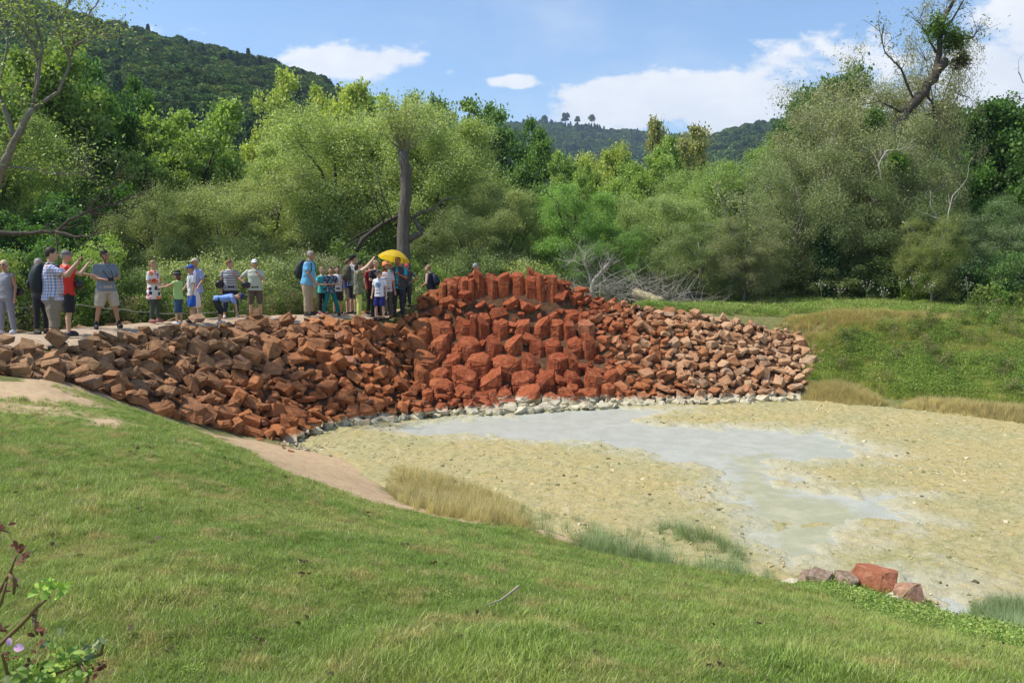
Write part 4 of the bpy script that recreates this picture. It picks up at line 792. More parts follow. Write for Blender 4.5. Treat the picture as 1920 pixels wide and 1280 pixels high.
# named stones by the near shore
shore = [(1484, 1092, .20, 0, 'small orange stone alone at the left end of the near shore row'), (1541, 1088, .34, 1, 'flat grey brown stone half hidden by creepers on the near shore'), (1592, 1092, .30, 2, 'grey pointed stone between two reddish ones on the near shore'),
         (1648, 1098, .46, 3, 'largest brick red stone on the near shore with a straight stalk before it'), (1712, 1122, .32, 4, 'rounded orange brown stone at the right end of the near shore row'), (1680, 1122, .22, 5, 'low reddish stone tucked between the two right hand shore stones'), (1775, 1165, .2, 6, 'small purple grey stone low at the grass edge right of the shore row'), (1520, 1080, .24, 7, 'greyish stone behind the creepers at the left of the shore row')]
LM = [(10, 'the blonde woman'), (97, 'the checked shirt man'), (200, 'the grey tee man'), (287, 'the floral tunic'), (360, 'the blue cap boy'), (420, 'the bending boy'), (478, 'the white cap woman'), (575, 'the backpack man'), (625, 'the boys in teal'), (678, 'the lime trousers'), (735, 'the yellow umbrella'), (805, 'the black top woman'), (960, 'the crown of columns'), (1110, 'the bleached dead tree'), (1215, 'the cut log'), (1300, 'the meadow left end'), (1400, 'the brown grass brink'), (1490, 'the heap right end')]
def band(x_, y_):
    pass
vis = []
for i, it in enumerate(items):
    u, v = proj(it[0], it[1], it[2]); A = it[4][0]*it[4][1]/it[1]**2*(1 if -20 < u < 1940 and 400 < v < 1300 else 0)
    if it[6] == 0 and i < len(R_) and R_[i, 3] == 0: A *= .55
    vis.append((A, i, u, v))
vis.sort(reverse=True); solo = {i for (A, i, u, v) in vis[:292]}
RC = Matrix
def rockmat(it):
    return Matrix.LocRotScale(Vector(it[:3]), it[3], Vector(it[4]))
solo_rocks = []
for (A, i, u, v) in vis[:292]:
    it = items[i]; o = bpy.data.objects.new('stone', RP[it[5]]); link(o); o.matrix_world = rockmat(it)
    lm = min(LM, key=lambda a: abs(a[0]-u))[1]
    vt_ = np.interp(u, [0, 200, 400, 600, 700, 830, 1040, 1100, 1400, 1500], [650, 622, 612, 603, 590, 530, 515, 565, 597, 625]); vb_ = np.interp(u, [0, 120, 200, 300, 450, 600, 840, 1130, 1500], [718, 718, 740, 780, 818, 815, 780, 762, 752])
    f = (v-vt_)/(vb_-vt_); hb = 'on the top edge' if f < .12 else 'high on the slope' if f < .35 else 'mid slope' if f < .62 else 'low on the slope' if f < .88 else 'at the foot'
    colr = 'brown' if it[0]-.9*it[2] < -6.6 else 'rust orange' if it[0] < -2.6 else 'brick red' if it[0] < 3 else 'salmon'
    if it[6] == 1: colr, hb = 'lime whitened', 'at the waterline'
    if it[6] == 2: hb = 'on the far path kerb'; colr = 'tan'
    shp = 'long' if it[4][0]/it[4][1] > 1.25 else 'blocky' if it[4][2]/it[4][0] > .85 else 'flattish' if it[4][2]/it[4][0] < .65 else 'angular'
    big = 'large ' if it[4][0] > .52 else 'small ' if it[4][0] < .3 else ''
    tag(o, f'{big}{shp} {colr} stone {hb}, below {lm}' if it[6] < 2 else f'{big}{shp} {colr} stone {hb}, behind {lm}', 'stone', 'loose stones heaped on the embankment'); solo_rocks.append((u, o))
by = {}
for u, o in sorted(solo_rocks, key=lambda a: a[0]): by.setdefault(o['label'], []).append(o)
for lab, os_ in by.items():
    if len(os_) < 2: continue
    for k, o in enumerate(os_):
        w_ = ['leftmost of these', 'second from left', 'third from left', 'fourth from left', 'fifth from left', 'sixth from left', 'seventh from left', 'eighth from left', 'ninth from left', 'tenth from left'][min(k, 9)]
        if len((lab+' '+w_).split()) <= 16: o['label'] = lab+', '+w_
VV, FF, RR, n0 = [], [], [], 0
for i, it in enumerate(items):
    if i in solo: continue
    M = np.array(rockmat(it)); v, f = RV[it[5]]; VV.append(v @ M[:3, :3].T+M[:3, 3]); FF.append(f+n0); RR.append(np.full(len(f), random.random())); n0 += len(v)
mobj('rubble', mesh_np('rubble', np.concatenate(VV), np.concatenate(FF), [M_rock], dict(rnd=('FACE', 'FLOAT', np.concatenate(RR)))), label='countless smaller brown to red stones heaped on the embankment and mound', cat='rubble', kind='stuff')
for (u, v, s_, k, lab) in shore:
    x_, y_ = on_level(u, v+4, -2.02)[:2]; me = hull_rock(900+k)
    if k in (1, 2, 6, 7):
        mg, t = mat('grey_stone'); p = opos(t); nn_ = noise(t, p, 6, 5, .7); fin_bsdf(t, mix(t, sstep(t, nn_, .35, .7), (.19, .12, .08), (.36, .28, .20)), .9, nn_, .5, .04, .2); me.materials[0] = mg
    elif k in (3, 4):
        mg, t = mat('red_stone'); p = opos(t); nn_ = noise(t, p, 5, 6, .7); fin_bsdf(t, mix(t, sstep(t, nn_, .35, .75), (.30, .10, .05) if k == 3 else (.34, .18, .11), (.42, .19, .11) if k == 3 else (.45, .28, .18)), .85, nn_, .6, .05, .2); me.materials[0] = mg
    o = mobj('stone', me, label=lab, cat='stone', group='stones on the near shore'); hh = 1.25 if k in (2, 3, 4) else .9
    o.matrix_world = Matrix.LocRotScale(Vector((x_, y_+.1, -2.08+s_*.2)), Euler((.15, .1*k-.2, .6*k+.3)).to_quaternion(), Vector((s_*1.25, s_, s_*hh)))
# ================================================================ PEOPLE
PENDING = []     # meshes waiting for their voxel remesh: (object, voxel, smoothing)
def skin_mat(c): return plain('skin', c, .55, .35)
SK = (.50, .29, .19); SKT = (.42, .22, .13); SKP = (.58, .37, .26)
def remesh_obj(name, mb, m, parent, vox, sm=4, **k):
    o = mb.build(name, m, parent, True, **k); r = o.modifiers.new('r', 'REMESH'); r.mode = 'VOXEL'; r.voxel_size = vox; r.use_smooth_shade = True
    s = o.modifiers.new('s', 'SMOOTH'); s.factor = .5; s.iterations = sm; PENDING.append(o); return o
ARMS = {'down': ((.25, -.03, 1.13), (.27, .04, .87)), 'belly': ((.27, .02, 1.14), (.07, .26, 1.10)), 'cam': ((.26, .24, 1.27), (.09, .42, 1.50)), 'strap': ((.28, .08, 1.14), (.10, .20, 1.33)),
        'hip': ((.43, -.10, 1.18), (.20, .05, 1.01)), 'fwd': ((.22, .24, 1.22), (.18, .49, 1.13)), 'up': ((.20, .24, 1.57), (.08, .44, 1.80)), 'cross': ((.25, .10, 1.13), (-.03, .22, 1.14)), 'low': ((.24, .10, 1.16), (.16, .30, .95)),
        'point': ((.24, .24, 1.28), (.22, .50, 1.24)), 'reach': ((.19, .48, .62), (.17, .52, .32)), 'carry': ((.26, -.02, 1.14), (.27, .16, .95)), 'pole': ((.25, .06, 1.14), (.10, .24, 1.24))}
def person(u, vh, d, yaw, lab, H=None, w=1.0, head=(0, 0), lean=0, arms=('down', 'down'), skin=SK, top=None, bottom=None, sleeve=.5, hair=None, hat=None, shoe=None, stance=.10, tunic=0, collar=False, glasses=False, vest=None, knee=0, socks=None, z=None, ear=True, child=False):
    a, _ = ray(u, vh); x = a*d; zg = (max(h1(x, d), 0.0)+.035) if z is None else z
    H = H or (at(u, vh, d).z-zg)/(1-.015); k = H/1.75; hs = 1.12 if child else 1.0; wk = w
    yw = RAD(yaw); mb = MB()
    def P(p): return Vector((p[0]*k, p[1]*k, p[2]*k))
    piv = Vector((0, 0, .92)); Rl = Matrix.Rotation(-RAD(lean), 3, 'X')
    def up(p): return Rl @ (Vector(p)-piv)+piv
    hipy = -.10*math.sin(RAD(lean)); off = Vector((0, hipy, -.12*(lean > 40)))
    def UP(p): return P(up(p)+off)
    def loft(secs, inc=0., seg=16, tgt=None, xf=UP):
        v = []; f = []; n = len(secs)
        for (z_, rx, ry, yo) in secs:
            for i in range(seg):
                t_ = 2*math.pi*i/seg; cx, sy = math.cos(t_), math.sin(t_); sq = 1/(abs(cx)**2.6+abs(sy)**2.6)**(1/2.6); v.append(tuple(xf((cx*sq*(rx+inc), sy*sq*(ry+inc)+yo, z_))))
        f = [(j*seg+i, j*seg+(i+1) % seg, (j+1)*seg+(i+1) % seg, (j+1)*seg+i) for j in range(n-1) for i in range(seg)]; f += [tuple(range(seg))[::-1], tuple(range((n-1)*seg, n*seg))]; (tgt or mb).add(v, f)
    TOR = [(.86, .165*wk, .115*wk, -.005), (.94, .165*wk, .118*wk, 0), (1.04, .150*wk, .112*wk*(1+.4*(wk-1)), .01*wk), (1.15, .152*wk, .115*wk, .012), (1.28, .172*(.5+.5*wk), .118*wk, .008), (1.37, .182*(.6+.4*wk), .105, 0), (1.43, .165, .082, -.005), (1.465, .095, .065, -.01)]
    loft(TOR); mb.cap(UP((0, -.015, 1.42)), .058*k, UP((0, .0, 1.55)), .052*k)
    hc = UP((0, .02, 1.635)); Rh = Matrix.Rotation(-RAD(lean), 3, 'X') @ Matrix.Rotation(RAD(head[0]), 3, 'Z') @ Matrix.Rotation(-RAD(head[1]), 3, 'X'); s_ = k*hs
    def HP(p): return hc+Rh @ (Vector(p)*s_)
    mb.ell(hc, (.076*s_, .094*s_, .108*s_), Rh); mb.ell(HP((0, .03, -.055)), (.055*s_, .058*s_, .062*s_), Rh); mb.cap(HP((0, .088, .01)), .010*s_, HP((0, .108, -.022)), .016*s_, 8); mb.ell(HP((0, .078, -.058)), (.026*s_, .018*s_, .012*s_), Rh, 8, 6)
    for sg in (-1, 1):
        if ear: mb.ell(HP((sg*.078, -.005, -.005)), (.012*s_, .02*s_, .033*s_), Rh, 8, 6)
        el, wr = ARMS[arms[0 if sg > 0 else 1]] if isinstance(arms[0 if sg > 0 else 1], str) else arms[0 if sg > 0 else 1]
        sh = UP((sg*.175*(.7+.3*wk), -.005, 1.405)); el = P((sg*el[0], el[1], el[2])); wr = P((sg*wr[0], wr[1], wr[2]))
        if lean and arms[0 if sg > 0 else 1] != 'reach': el = P(up(el/k)+off); wr = P(up(wr/k)+off)
        mb.cap(sh, .056*k*(.6+.4*wk), el, .042*k); mb.cap(el, .042*k, wr, .026*k)
        dr = (wr-el).normalized(); fw = Vector((-sg, .3, 0)); n_ = dr.cross(fw).normalized() if dr.cross(fw).length > .05 else Vector((0, 1, 0)); sd = n_.cross(dr).normalized()
        # palm, four bent fingers and a thumb from the side
        pm = Matrix((sd, n_, dr)).transposed(); mb.ell(wr+dr*.048*k, (.040*k, .017*k, .056*k), pm, 10, 8)
        curl = .9 if arms[0 if sg > 0 else 1] in ('cam', 'up', 'strap', 'belly', 'carry', 'pole') else .35
        for fi, (of, L) in enumerate(((-.031, .050), (-.011, .060), (.010, .056), (.030, .044))):
            b0 = wr+dr*.088*k+sd*of*k; d1 = (dr+sd*of*1.2-n_*curl*.35).normalized(); m1 = b0+d1*L*.55*k; d2 = (d1-n_*curl).normalized(); mb.cap(b0-dr*.01*k, .0095*k, m1, .0088*k, 6); mb.cap(m1, .0088*k, m1+d2*L*.5*k, .0075*k, 6)
        tb = wr+dr*.035*k-sd*.036*k; t1 = tb+(dr*.6-sd*.8-n_*.25).normalized()*.034*k; mb.cap(tb, .0125*k, t1, .0105*k, 6); mb.cap(t1, .0105*k, t1+(dr*.9-sd*.1-n_*.5).normalized()*.027*k, .0085*k, 6)
        hp = P((sg*.085*wk, hipy+off.y*.5, .90+off.z)); kn = P((sg*(.085+stance*.3), .05*knee+.02+hipy*.5, .49+off.z*.5)); an = P((sg*(.07+stance*.6), -.03*knee, .09))
        mb.cap(hp, .088*k*wk, kn, .056*k*(.7+.3*wk)); mb.cap(kn, .054*k, kn.lerp(an, .35)+Vector((0, -.012*k, 0)), .055*k); mb.cap(kn.lerp(an, .35)+Vector((0, -.012*k, 0)), .055*k, an, .036*k)
        mb.cap(an-Vector((0, .02*k, .035*k)), .042*k, an+Vector((sg*.02*k, .13*k, -.055*k)), .032*k); mb.joints = getattr(mb, 'joints', [])+[(sg, sh, el, wr, hp, kn, an)]
    body = remesh_obj('person', mb, skin_mat(skin), None, .0125, 2, label=lab, cat='person'); body.location = (x, d, zg); body.rotation_euler = (0, 0, yw)
    # face
    ey = MB()
    if glasses:
        for sg in (-1, 1): ey.ell(HP((sg*.031, .088, .012)), (.027*s_, .012*s_, .018*s_), Rh, 10, 6)
        ey.tube([HP((-.078, .0, .015)), HP((-.056, .080, .014)), HP((.056, .080, .014)), HP((.078, .0, .015))], .004*s_, 5)
        ey.build('sunglasses', plain('dark_lens', (.012, .012, .014), .15, .5), body, True)
    else:
        for sg in (-1, 1): ey.ell(HP((sg*.031, .0885, .012)), (.012*s_, .007*s_, .007*s_), Rh, 8, 6)
        ey.build('eyes', plain('eye_dark', (.03, .022, .018), .3), body, True)
    MB().ell(HP((0, .094, -.060)), (.024*s_, .006*s_, .006*s_), Rh, 8, 6).build('lips', plain('lips', (.36, .13, .10)), body, True)
    # shirt
    if top:
        sm = MB(); hem = .84-tunic; secs = [(hem, (.176+tunic*.12)*wk, (.13+tunic*.10)*wk, 0)]+[(z_, rx+.004, ry+.004, yo) for (z_, rx, ry, yo) in TOR[1:]]; secs[-2] = (1.43, .165, .09, -.005); secs[-1] = (1.458, .10, .075, -.01)
        loft(secs, .016, 18, sm)
        for (sg, sh, el, wr, hp, kn, an) in mb.joints:
            if sleeve <= 0: sm.cap(sh+Vector((-sg*.03*k, 0, 0)), .06*k, sh+Vector((-sg*.02*k, 0, -.03*k)), .055*k); continue
            if sleeve <= 1: e2 = sh.lerp(el, sleeve); sm.tube([sh+(sh-e2).normalized()*.02*k, sh, sh.lerp(e2, .6), e2], [.05*k, .068*k*(.6+.4*wk), .067*k, .064*k], 12)
            else: sm.tube([sh, sh.lerp(el, .6), el, el.lerp(wr, sleeve-1)], [.068*k, .062*k, .055*k, .042*k], 12)
        remesh_obj('shirt', sm, top, body, .015, 3)
        if collar: cm = MB(); a_ = [UP((math.cos(t_)*.068, math.sin(t_)*.062-.012, 1.475+.012*math.sin(t_*2))) for t_ in np.linspace(0, 2*math.pi, 15)]; cm.tube(a_, .014*k, 6); cm.build('collar', top, body, True)
    if vest:
        sm = MB(); loft([(.86, .18*wk, .135*wk, 0)]+[(z_, rx+.006, ry+.006, yo) for (z_, rx, ry, yo) in TOR[1:]], .028, 18, sm); v = np.concatenate(sm.v); sm2 = MB(); fs = [f for f in sm.f if len(f) == 4 and not all(v[i][1] > .06*k and abs(v[i][0]) < .10*k for i in f)]; sm2.add(v, fs)
        o = sm2.build('waistcoat', vest, body, True); md = o.modifiers.new('thick', 'SOLIDIFY'); md.thickness = .01; PENDING.append(o)
    if bottom:
        bm_, cut, fl = bottom   # material, how far down (0 hip .. 1 knee .. 2 ankle), looseness
        sm = MB(); loft([(.80, .158*wk, .118*wk, 0), (.90, .172*wk, .128*wk, 0), (1.0, .160*wk, .122*wk, .006)], .012, 16, sm, xf=(lambda p: P(Vector(p)+Vector((0, hipy*.5, off.z)))) if lean > 40 else UP)
        for (sg, sh, el, wr, hp, kn, an) in mb.joints:
            if cut <= 1: e2 = hp.lerp(kn, cut); sm.tube([hp+Vector((0, 0, .04*k)), hp, hp.lerp(e2, .5), e2], [.08*k*wk, (.102*k*wk), (.098*wk*k*fl), (.088*k*fl)], 14)
            else: e2 = kn.lerp(an, cut-1); sm.tube([hp+Vector((0, 0, .04*k)), hp, hp.lerp(kn, .5), kn, kn.lerp(e2, .4), e2], [.08*k*wk, .102*k*wk, .088*k*wk*fl**.5, .068*k*fl, .066*k*fl, (.056 if cut > 1.5 else .062)*k*fl], 14)
        remesh_obj('trousers' if cut > 1.3 else 'shorts', sm, bm_, body, .015, 3)
    for (sg, sh, el, wr, hp, kn, an) in mb.joints:
        if shoe:
            c_ = an+Vector((sg*.01*k, .045*k, -.045*k)); MB().ell(c_, (.048*k, .135*k, .062*k), Matrix.Rotation(-sg*.12, 3, 'Z'), 12, 8, zmin=-.042*k).build('shoe', shoe, body, True)
        if socks: MB().tube([an+Vector((0, 0, -.02*k)), an+Vector((0, 0, .03*k)), an+Vector((0, 0, .09*k))], [.046*k, .042*k, .045*k], 10).build('sock', socks, body, True)
    # hair
    if hair:
        hm, st = hair; sm = MB(); up_ = .0 if hat else .006
        sm.ell(HP((0, -.016, .022+up_)), (.084*s_, .097*s_, .105*s_), Rh)
        if st == 'long': sm.ell(HP((0, -.045, -.06)), (.088*s_, .065*s_, .13*s_), Rh); sm.ell(HP((0, -.01, .03)), (.092*s_, .09*s_, .1*s_), Rh)
        if st == 'bob': sm.ell(HP((0, -.035, -.03)), (.092*s_, .078*s_, .105*s_), Rh)
        if st == 'bun': sm.ell(HP((0, -.125, .0)), (.035*s_, .035*s_, .035*s_), Rh)
        if st == 'tail': sm.cap(HP((0, -.10, .0)), .03*s_, HP((0, -.13, -.16)), .018*s_)
        remesh_obj('hair', sm, hm, body, .012, 2)
    if hat:
        hk, hm, hy = hat; Rc = Rh @ Matrix.Rotation(RAD(hy), 3, 'Z'); sm = MB()
        def CP(p): return hc+Rc @ (Vector(p)*s_)
        if hk == 'cap':
            sm.ell(CP((0, -.008, .035)), (.090*s_, .105*s_, .092*s_), Rc, 16, 10, zmin=.0); o = sm.build('cap', hm, body, True)
            MB().ell(CP((0, .125, .038)), (.070*s_, .075*s_, .010*s_), Rc @ Matrix.Rotation(-.22, 3, 'X'), 14, 6).build('visor', hm, o, True); MB().ell(CP((0, -.008, .127)), (.01*s_,)*3, None, 8, 6).build('button', hm, o, True)
        if hk in ('bucket', 'brim'):
            q = [((.165 if hk == 'brim' else .125), .005 if hk == 'bucket' else .028), (.10, .035), (.094, .05), (.088, .10), (.07, .135), (.0, .142)]; seg = 20; v = []
            for rr_, zz_ in q:
                for i in range(seg): t_ = 2*math.pi*i/seg; v.append(tuple(CP((math.cos(t_)*rr_*.95, math.sin(t_)*rr_*1.08-.005, zz_+.02))))
            sm.add(v, [(j*seg+i, j*seg+(i+1) % seg, (j+1)*seg+(i+1) % seg, (j+1)*seg+i) for j in range(len(q)-1) for i in range(seg)]); o = sm.build('sun_hat', hm, body, True); md = o.modifiers.new('t', 'SOLIDIFY'); md.thickness = .006; PENDING.append(o)
            a_ = [CP((math.cos(t_)*.096*.95, math.sin(t_)*.096*1.08-.005, .068)) for t_ in np.linspace(0, 2*math.pi, 20)]; MB().tube(a_, .007*s_, 5).build('hat_band', plain('hat_band', (.35, .35, .36)), o)
    M = Matrix.Translation(body.location) @ Matrix.Rotation(yw, 4, 'Z')
    return dict(o=body, M=M, k=k, UP=UP, P=P, HP=HP, J=mb.joints, hc=hc)
def strap(pr, pts, r=.012, name='strap', m=None, parent=None):
    pass
def backpack(pr, m, lab, big=1.0, side=-1):
    k = pr['k']; e = empty('backpack', (0, 0, 0), label=lab, cat='backpack'); e.matrix_world = pr['M']; U = pr['UP']
    mb = MB(); v = []; seg = 14; q = [(.98, .10, .06), (1.0, .145, .09), (1.12, .155, .115), (1.28, .15, .105), (1.40, .12, .08), (1.45, .06, .035)]
    for z_, rx, ry in q:
        for i in range(seg): t_ = 2*math.pi*i/seg; v.append(tuple(U((math.cos(t_)*rx*big, side*(.125+ry*.9)+math.sin(t_)*ry*big, 1.2+(z_-1.2)*big))))
    mb.add(v, [(j*seg+i, j*seg+(i+1) % seg, (j+1)*seg+(i+1) % seg, (j+1)*seg+i) for j in range(len(q)-1) for i in range(seg)]+[tuple(range(seg))[::-1], tuple(range((len(q)-1)*seg, len(q)*seg))]); mb.build('bag_body', m, e, True)
    MB().ell(U((0, side*(.125+.20*big), 1.12)), (.11*k, .035*k, .085*k)).build('front_pocket', m, e, True)
    for sg in (-1, 1): MB().tube([U((sg*.09, side*.12, 1.40)), U((sg*.11, side*.02, 1.47)), U((sg*.12, -side*.10, 1.42)), U((sg*.14, -side*.135, 1.25)), U((sg*.165, -side*.06, 1.10)), U((sg*.12, side*.12, 1.03))], [(.02*k, .009*k)]*6, 8).build('strap', m, e, True)
    return e
def handbag(pr, m, lab, pos, size=(.16, .07, .11), sh=None, name='shoulder_bag'):
    k = pr['k']; e = empty(name, (0, 0, 0), label=lab, cat='bag'); e.matrix_world = pr['M']; p = pr['P'](pos)
    MB().ell(p, (size[0]*k, size[1]*k, size[2]*k), None, 14, 10).build('bag_body', m, e, True); MB().box(p+Vector((0, size[1]*.6*k, size[2]*.55*k)), (size[0]*1.5*k, size[1]*.9*k, .02*k)).build('flap', m, e)
    if sh: s = pr['UP'](sh); MB().tube([p+Vector((-size[0]*.7*k, 0, size[2]*.6*k)), p.lerp(s, .6)+Vector((-.03*k, .02*k, 0)), s, p.lerp(s, .6)+Vector((.05*k, -.05*k, 0)), p+Vector((size[0]*.7*k, 0, size[2]*.6*k))], .011*k, 6).build('strap', m, e, True)
    return e
def gadget(pr, side, lab, name='camera', size=(.11, .05, .075), both=False, m=None, cat='camera', strap_=False):
    k = pr['k']; J = [j for j in pr['J'] if j[0] == side][0]; wr = J[3]; dr = (J[3]-J[2]).normalized(); p = wr+dr*.085*k+Vector((-side*.03*k, .02*k, .02*k)); e = empty(name, (0, 0, 0), label=lab, cat=cat); e.matrix_world = pr['M']; bl = m or plain('black_plastic', (.015, .015, .017), .35)
    MB().box(p, [s*k for s in size]).build('body_case', bl, e)
    if name == 'camera': MB().tube([p+Vector((0, size[1]*.5*k, 0)), p+Vector((0, size[1]*1.6*k, 0))], .028*k, 12).build('lens', bl, e, True)
    else: MB().box(p+Vector((0, -size[1]*.5*k-.002, 0)), (size[0]*.88*k, .002, size[2]*.9*k)).build('screen', plain('screen', (.05, .06, .07), .1, .6), e)
    if strap_:
        for sg in (-1, 1): MB().tube([p+Vector((sg*.05*k, 0, .02*k)), pr['UP']((sg*.085, .135, 1.3)), pr['UP']((sg*.07, .05, 1.47))], .008*k, 5).build('strap', bl, e, True)
    return e
K = plain; BLK = K('black_cloth', (.018, .018, .022), .8); NAVY = K('navy_cloth', (.018, .025, .06), .85); BEI = K('beige_cloth', (.36, .29, .20), .85); KHA = K('khaki_cloth', (.40, .34, .24), .85); WHT = K('white_cloth', (.74, .74, .76), .8)
H_dk = K('dark_hair', (.035, .022, .015), .6); H_br = K('brown_hair', (.13, .065, .03), .6); H_bl = K('blonde_hair', (.55, .43, .24), .55); H_gr = K('grey_hair', (.30, .27, .24), .6); H_rd = K('reddish_hair', (.20, .075, .03), .6); H_lb = K('light_brown_hair', (.27, .17, .08), .6)
WSH = K('white_shoe', (.65, .67, .70), .6); BSH = K('dark_shoe', (.03, .028, .028), .6); BAGB = K('black_leather', (.014, .014, .018), .35, .5)
p1 = person(8, 490, 17.3, 168, 'blonde woman in sunglasses and grey top cut by the left edge', w=1.12, arms=('down', 'down'), skin=SKT, top=cloth('grey_top', (.26, .26, .29)), bottom=(K('grey_jeans', (.21, .22, .26)), 1.95, 1.05), sleeve=.12, hair=(H_bl, 'long'), glasses=True, shoe=WSH, stance=.18, head=(15, 0))
handbag(p1, BAGB, 'dark strap bag hanging behind the blonde woman', (-.20, -.16, 1.0), sh=(-.13, 0, 1.47))
p2 = person(71, 487, 17.2, -110, 'person mostly hidden behind the large black backpack at the left', w=1.0, arms=('belly', 'down'), skin=SKT, top=K('dark_top', (.03, .03, .04)), bottom=(BLK, 1.9, 1.0), hair=(H_gr, 'short'), shoe=BSH)
p3 = person(94, 467, 15.6, -68, 'man in blue checked shirt and beige cargo shorts holding up a phone', w=1.22, arms=('cam', 'cam'), skin=SK, top=cloth('checked_shirt', (.66, .69, .78), 'check', (.06, .11, .38), (.55, .25, .2)), bottom=(cloth('cargo_beige', (.27, .22, .155)), 1.32, 1.08), sleeve=.75, hair=(H_dk, 'short'), shoe=BSH, collar=True, stance=.32, head=(0, -4))
backpack(p3, K('black_nylon', (.016, .022, .026), .6), 'large black backpack on the man in the checked shirt', 1.15)
gadget(p3, 1, 'black phone held up by the man in the checked shirt', 'phone', (.075, .012, .14), cat='phone')
p4 = person(122, 472, 16.9, -60, 'man in bright red shirt, grey cap and black shorts behind the checked shirt man', w=1.1, arms=('cam', 'point'), skin=SK, top=K('red_cloth', (.62, .035, .022)), bottom=(BLK, 1.0, 1.2), sleeve=.7, hair=(H_gr, 'short'), hat=('cap', K('grey_cap', (.16, .15, .15)), 0), shoe=BSH)
handbag(p4, BAGB, 'black camera bag at the side of the man in red', (.12, .22, 1.05), (.10, .08, .10), sh=(-.12, .0, 1.47), name='camera_bag')
p5 = person(196, 471, 18.9, -140, 'man in grey tee and pale shorts with a camera round his neck', w=1.12, arms=('belly', 'belly'), skin=SKT, top=cloth('grey_tee', (.20, .24, .28)), bottom=(cloth('stone_shorts', (.46, .41, .33)), .98, 1.15), sleeve=.75, hair=(H_dk, 'short'), glasses=False, shoe=BSH, socks=BLK, stance=.28, head=(45, 0))
gadget(p5, 1, 'small camera on long straps held by the man in the grey tee', strap_=True)
p6 = person(286, 490, 20.6, -100, 'woman in red and white floral tunic and dark leggings with a fair bun', w=1.12, arms=('belly', 'belly'), skin=SK, top=cloth('floral_tunic', (.72, .68, .68), 'floral', (.68, .07, .03), (.03, .03, .05)), bottom=(K('olive_leggings', (.055, .075, .055)), 1.9, .88), sleeve=.85, hair=(H_lb, 'bun'), shoe=K('flip_flop', (.30, .12, .10)), tunic=.17, stance=.16)
p7 = person(333, 511, 20.5, 80, 'girl in lime green tee and black sun hat reaching out to the left', w=.92, arms=('low', 'point'), skin=SK, top=cloth('lime_tee', (.40, .62, .22)), bottom=(cloth('denim', (.05, .10, .18)), 1.25, 1.1), sleeve=.35, hair=(H_br, 'long'), hat=('bucket', K('black_hat', (.015, .015, .018)), 0), shoe=WSH, child=True)
p8 = person(366, 486, 22.2, 150, 'man in blue checked shirt and beige cap behind the boy in the blue cap', w=1.05, arms=('carry', 'carry'), skin=SKT, top=cloth('pale_check', (.42, .47, .66), 'check', (.16, .2, .42), (.6, .6, .7)), bottom=(BEI, 1.9, 1.1), sleeve=.9, hair=(H_gr, 'short'), hat=('cap', K('beige_cap', (.48, .42, .30)), 0), shoe=BSH, tunic=.06)
handbag(p8, BAGB, 'black square bag carried by the man in the beige cap', (-.08, .20, 1.02), (.09, .05, .10), sh=(.10, .05, 1.47))
pt = p8['J'][1][3]; e = empty('carrier_bag', (0, 0, 0), label='white plastic carrier bag hanging from the hand of the man in the beige cap', cat='bag'); e.matrix_world = p8['M']
for sgn in (0,):
    J = [j for j in p8['J'] if j[0] == -1][0]; q = J[3]+Vector((0, .06, -.06)); MB().tube([q, q-Vector((0, 0, .12)), q-Vector((0, 0, .3)), q-Vector((0, 0, .46))], [(.02, .02), (.09, .05), (.13, .07), (.14, .05)], 12).build('bag_body', K('white_plastic', (.72, .70, .66), .4), e, True); MB().tube([q+Vector((0, 0, .05)), q+Vector((0, 0, -.02))], .018, 6).build('handle', K('white_plastic', (.72, .70, .66), .4), e)
p9 = person(358, 499, 20.9, 120, 'boy in white tee, blue cap and bright blue shorts looking left', w=.88, arms=('down', 'down'), skin=SK, top=cloth('white_print_tee', (.74, .74, .78), 'chestprint', (.10, .18, .22), (1.15, .14)), bottom=(K('bright_blue', (.015, .10, .50)), .98, 1.25), sleeve=.7, hair=(H_lb, 'short'), hat=('cap', K('blue_cap', (.025, .07, .38)), 10), shoe=BSH, stance=.14, child=True, head=(-10, 0), tunic=.02)
p10 = person(412, 552, 21.2, -75, 'boy in blue striped shirt and cap bending down to touch a stone', H=1.34, w=.9, lean=82, arms=('reach', 'reach'), skin=SK, top=cloth('blue_stripe_shirt', (.13, .27, .66), 'stripe', (.34, .46, .80), (.03, .4)), bottom=(BLK, 1.3, 1.25), sleeve=.8, hair=(H_br, 'short'), hat=('cap', K('navy_cap', (.02, .04, .15)), 0), shoe=WSH, stance=.25, child=True, head=(0, 5), knee=1)
p11 = person(430, 489, 23.0, -150, 'woman in navy and white striped tee with navy trousers, hand on her strap', w=1.16, arms=('down', 'strap'), skin=SK, top=cloth('striped_tee', (.60, .60, .60), 'stripe', (.035, .04, .07), (.045, .45)), bottom=(NAVY, 1.75, 1.15), sleeve=.6, hair=(H_rd, 'short'), shoe=K('pale_shoe', (.55, .47, .40)), stance=.2, head=(55, 0))
handbag(p11, BAGB, 'dark shoulder bag at the side of the woman in the striped tee', (.30, .0, 1.02), (.13, .09, .13), sh=(.14, .02, 1.47))
p12 = person(477, 488, 22.6, -165, 'woman in pale green polo, white cap and brown knee shorts', w=1.16, arms=('hip', 'strap'), skin=SK, top=cloth('mint_polo', (.46, .50, .40)), bottom=(cloth('brown_shorts', (.11, .085, .06)), 1.15, 1.1), sleeve=.7, hair=(H_rd, 'bob'), hat=('cap', WHT, 0), glasses=True, shoe=BSH, collar=True, stance=.14, head=(-10, 0))
handbag(p12, BAGB, 'black shoulder bag hanging in front of the woman in the white cap', (.24, .10, 1.0), (.15, .07, .10), sh=(-.12, .03, 1.47))
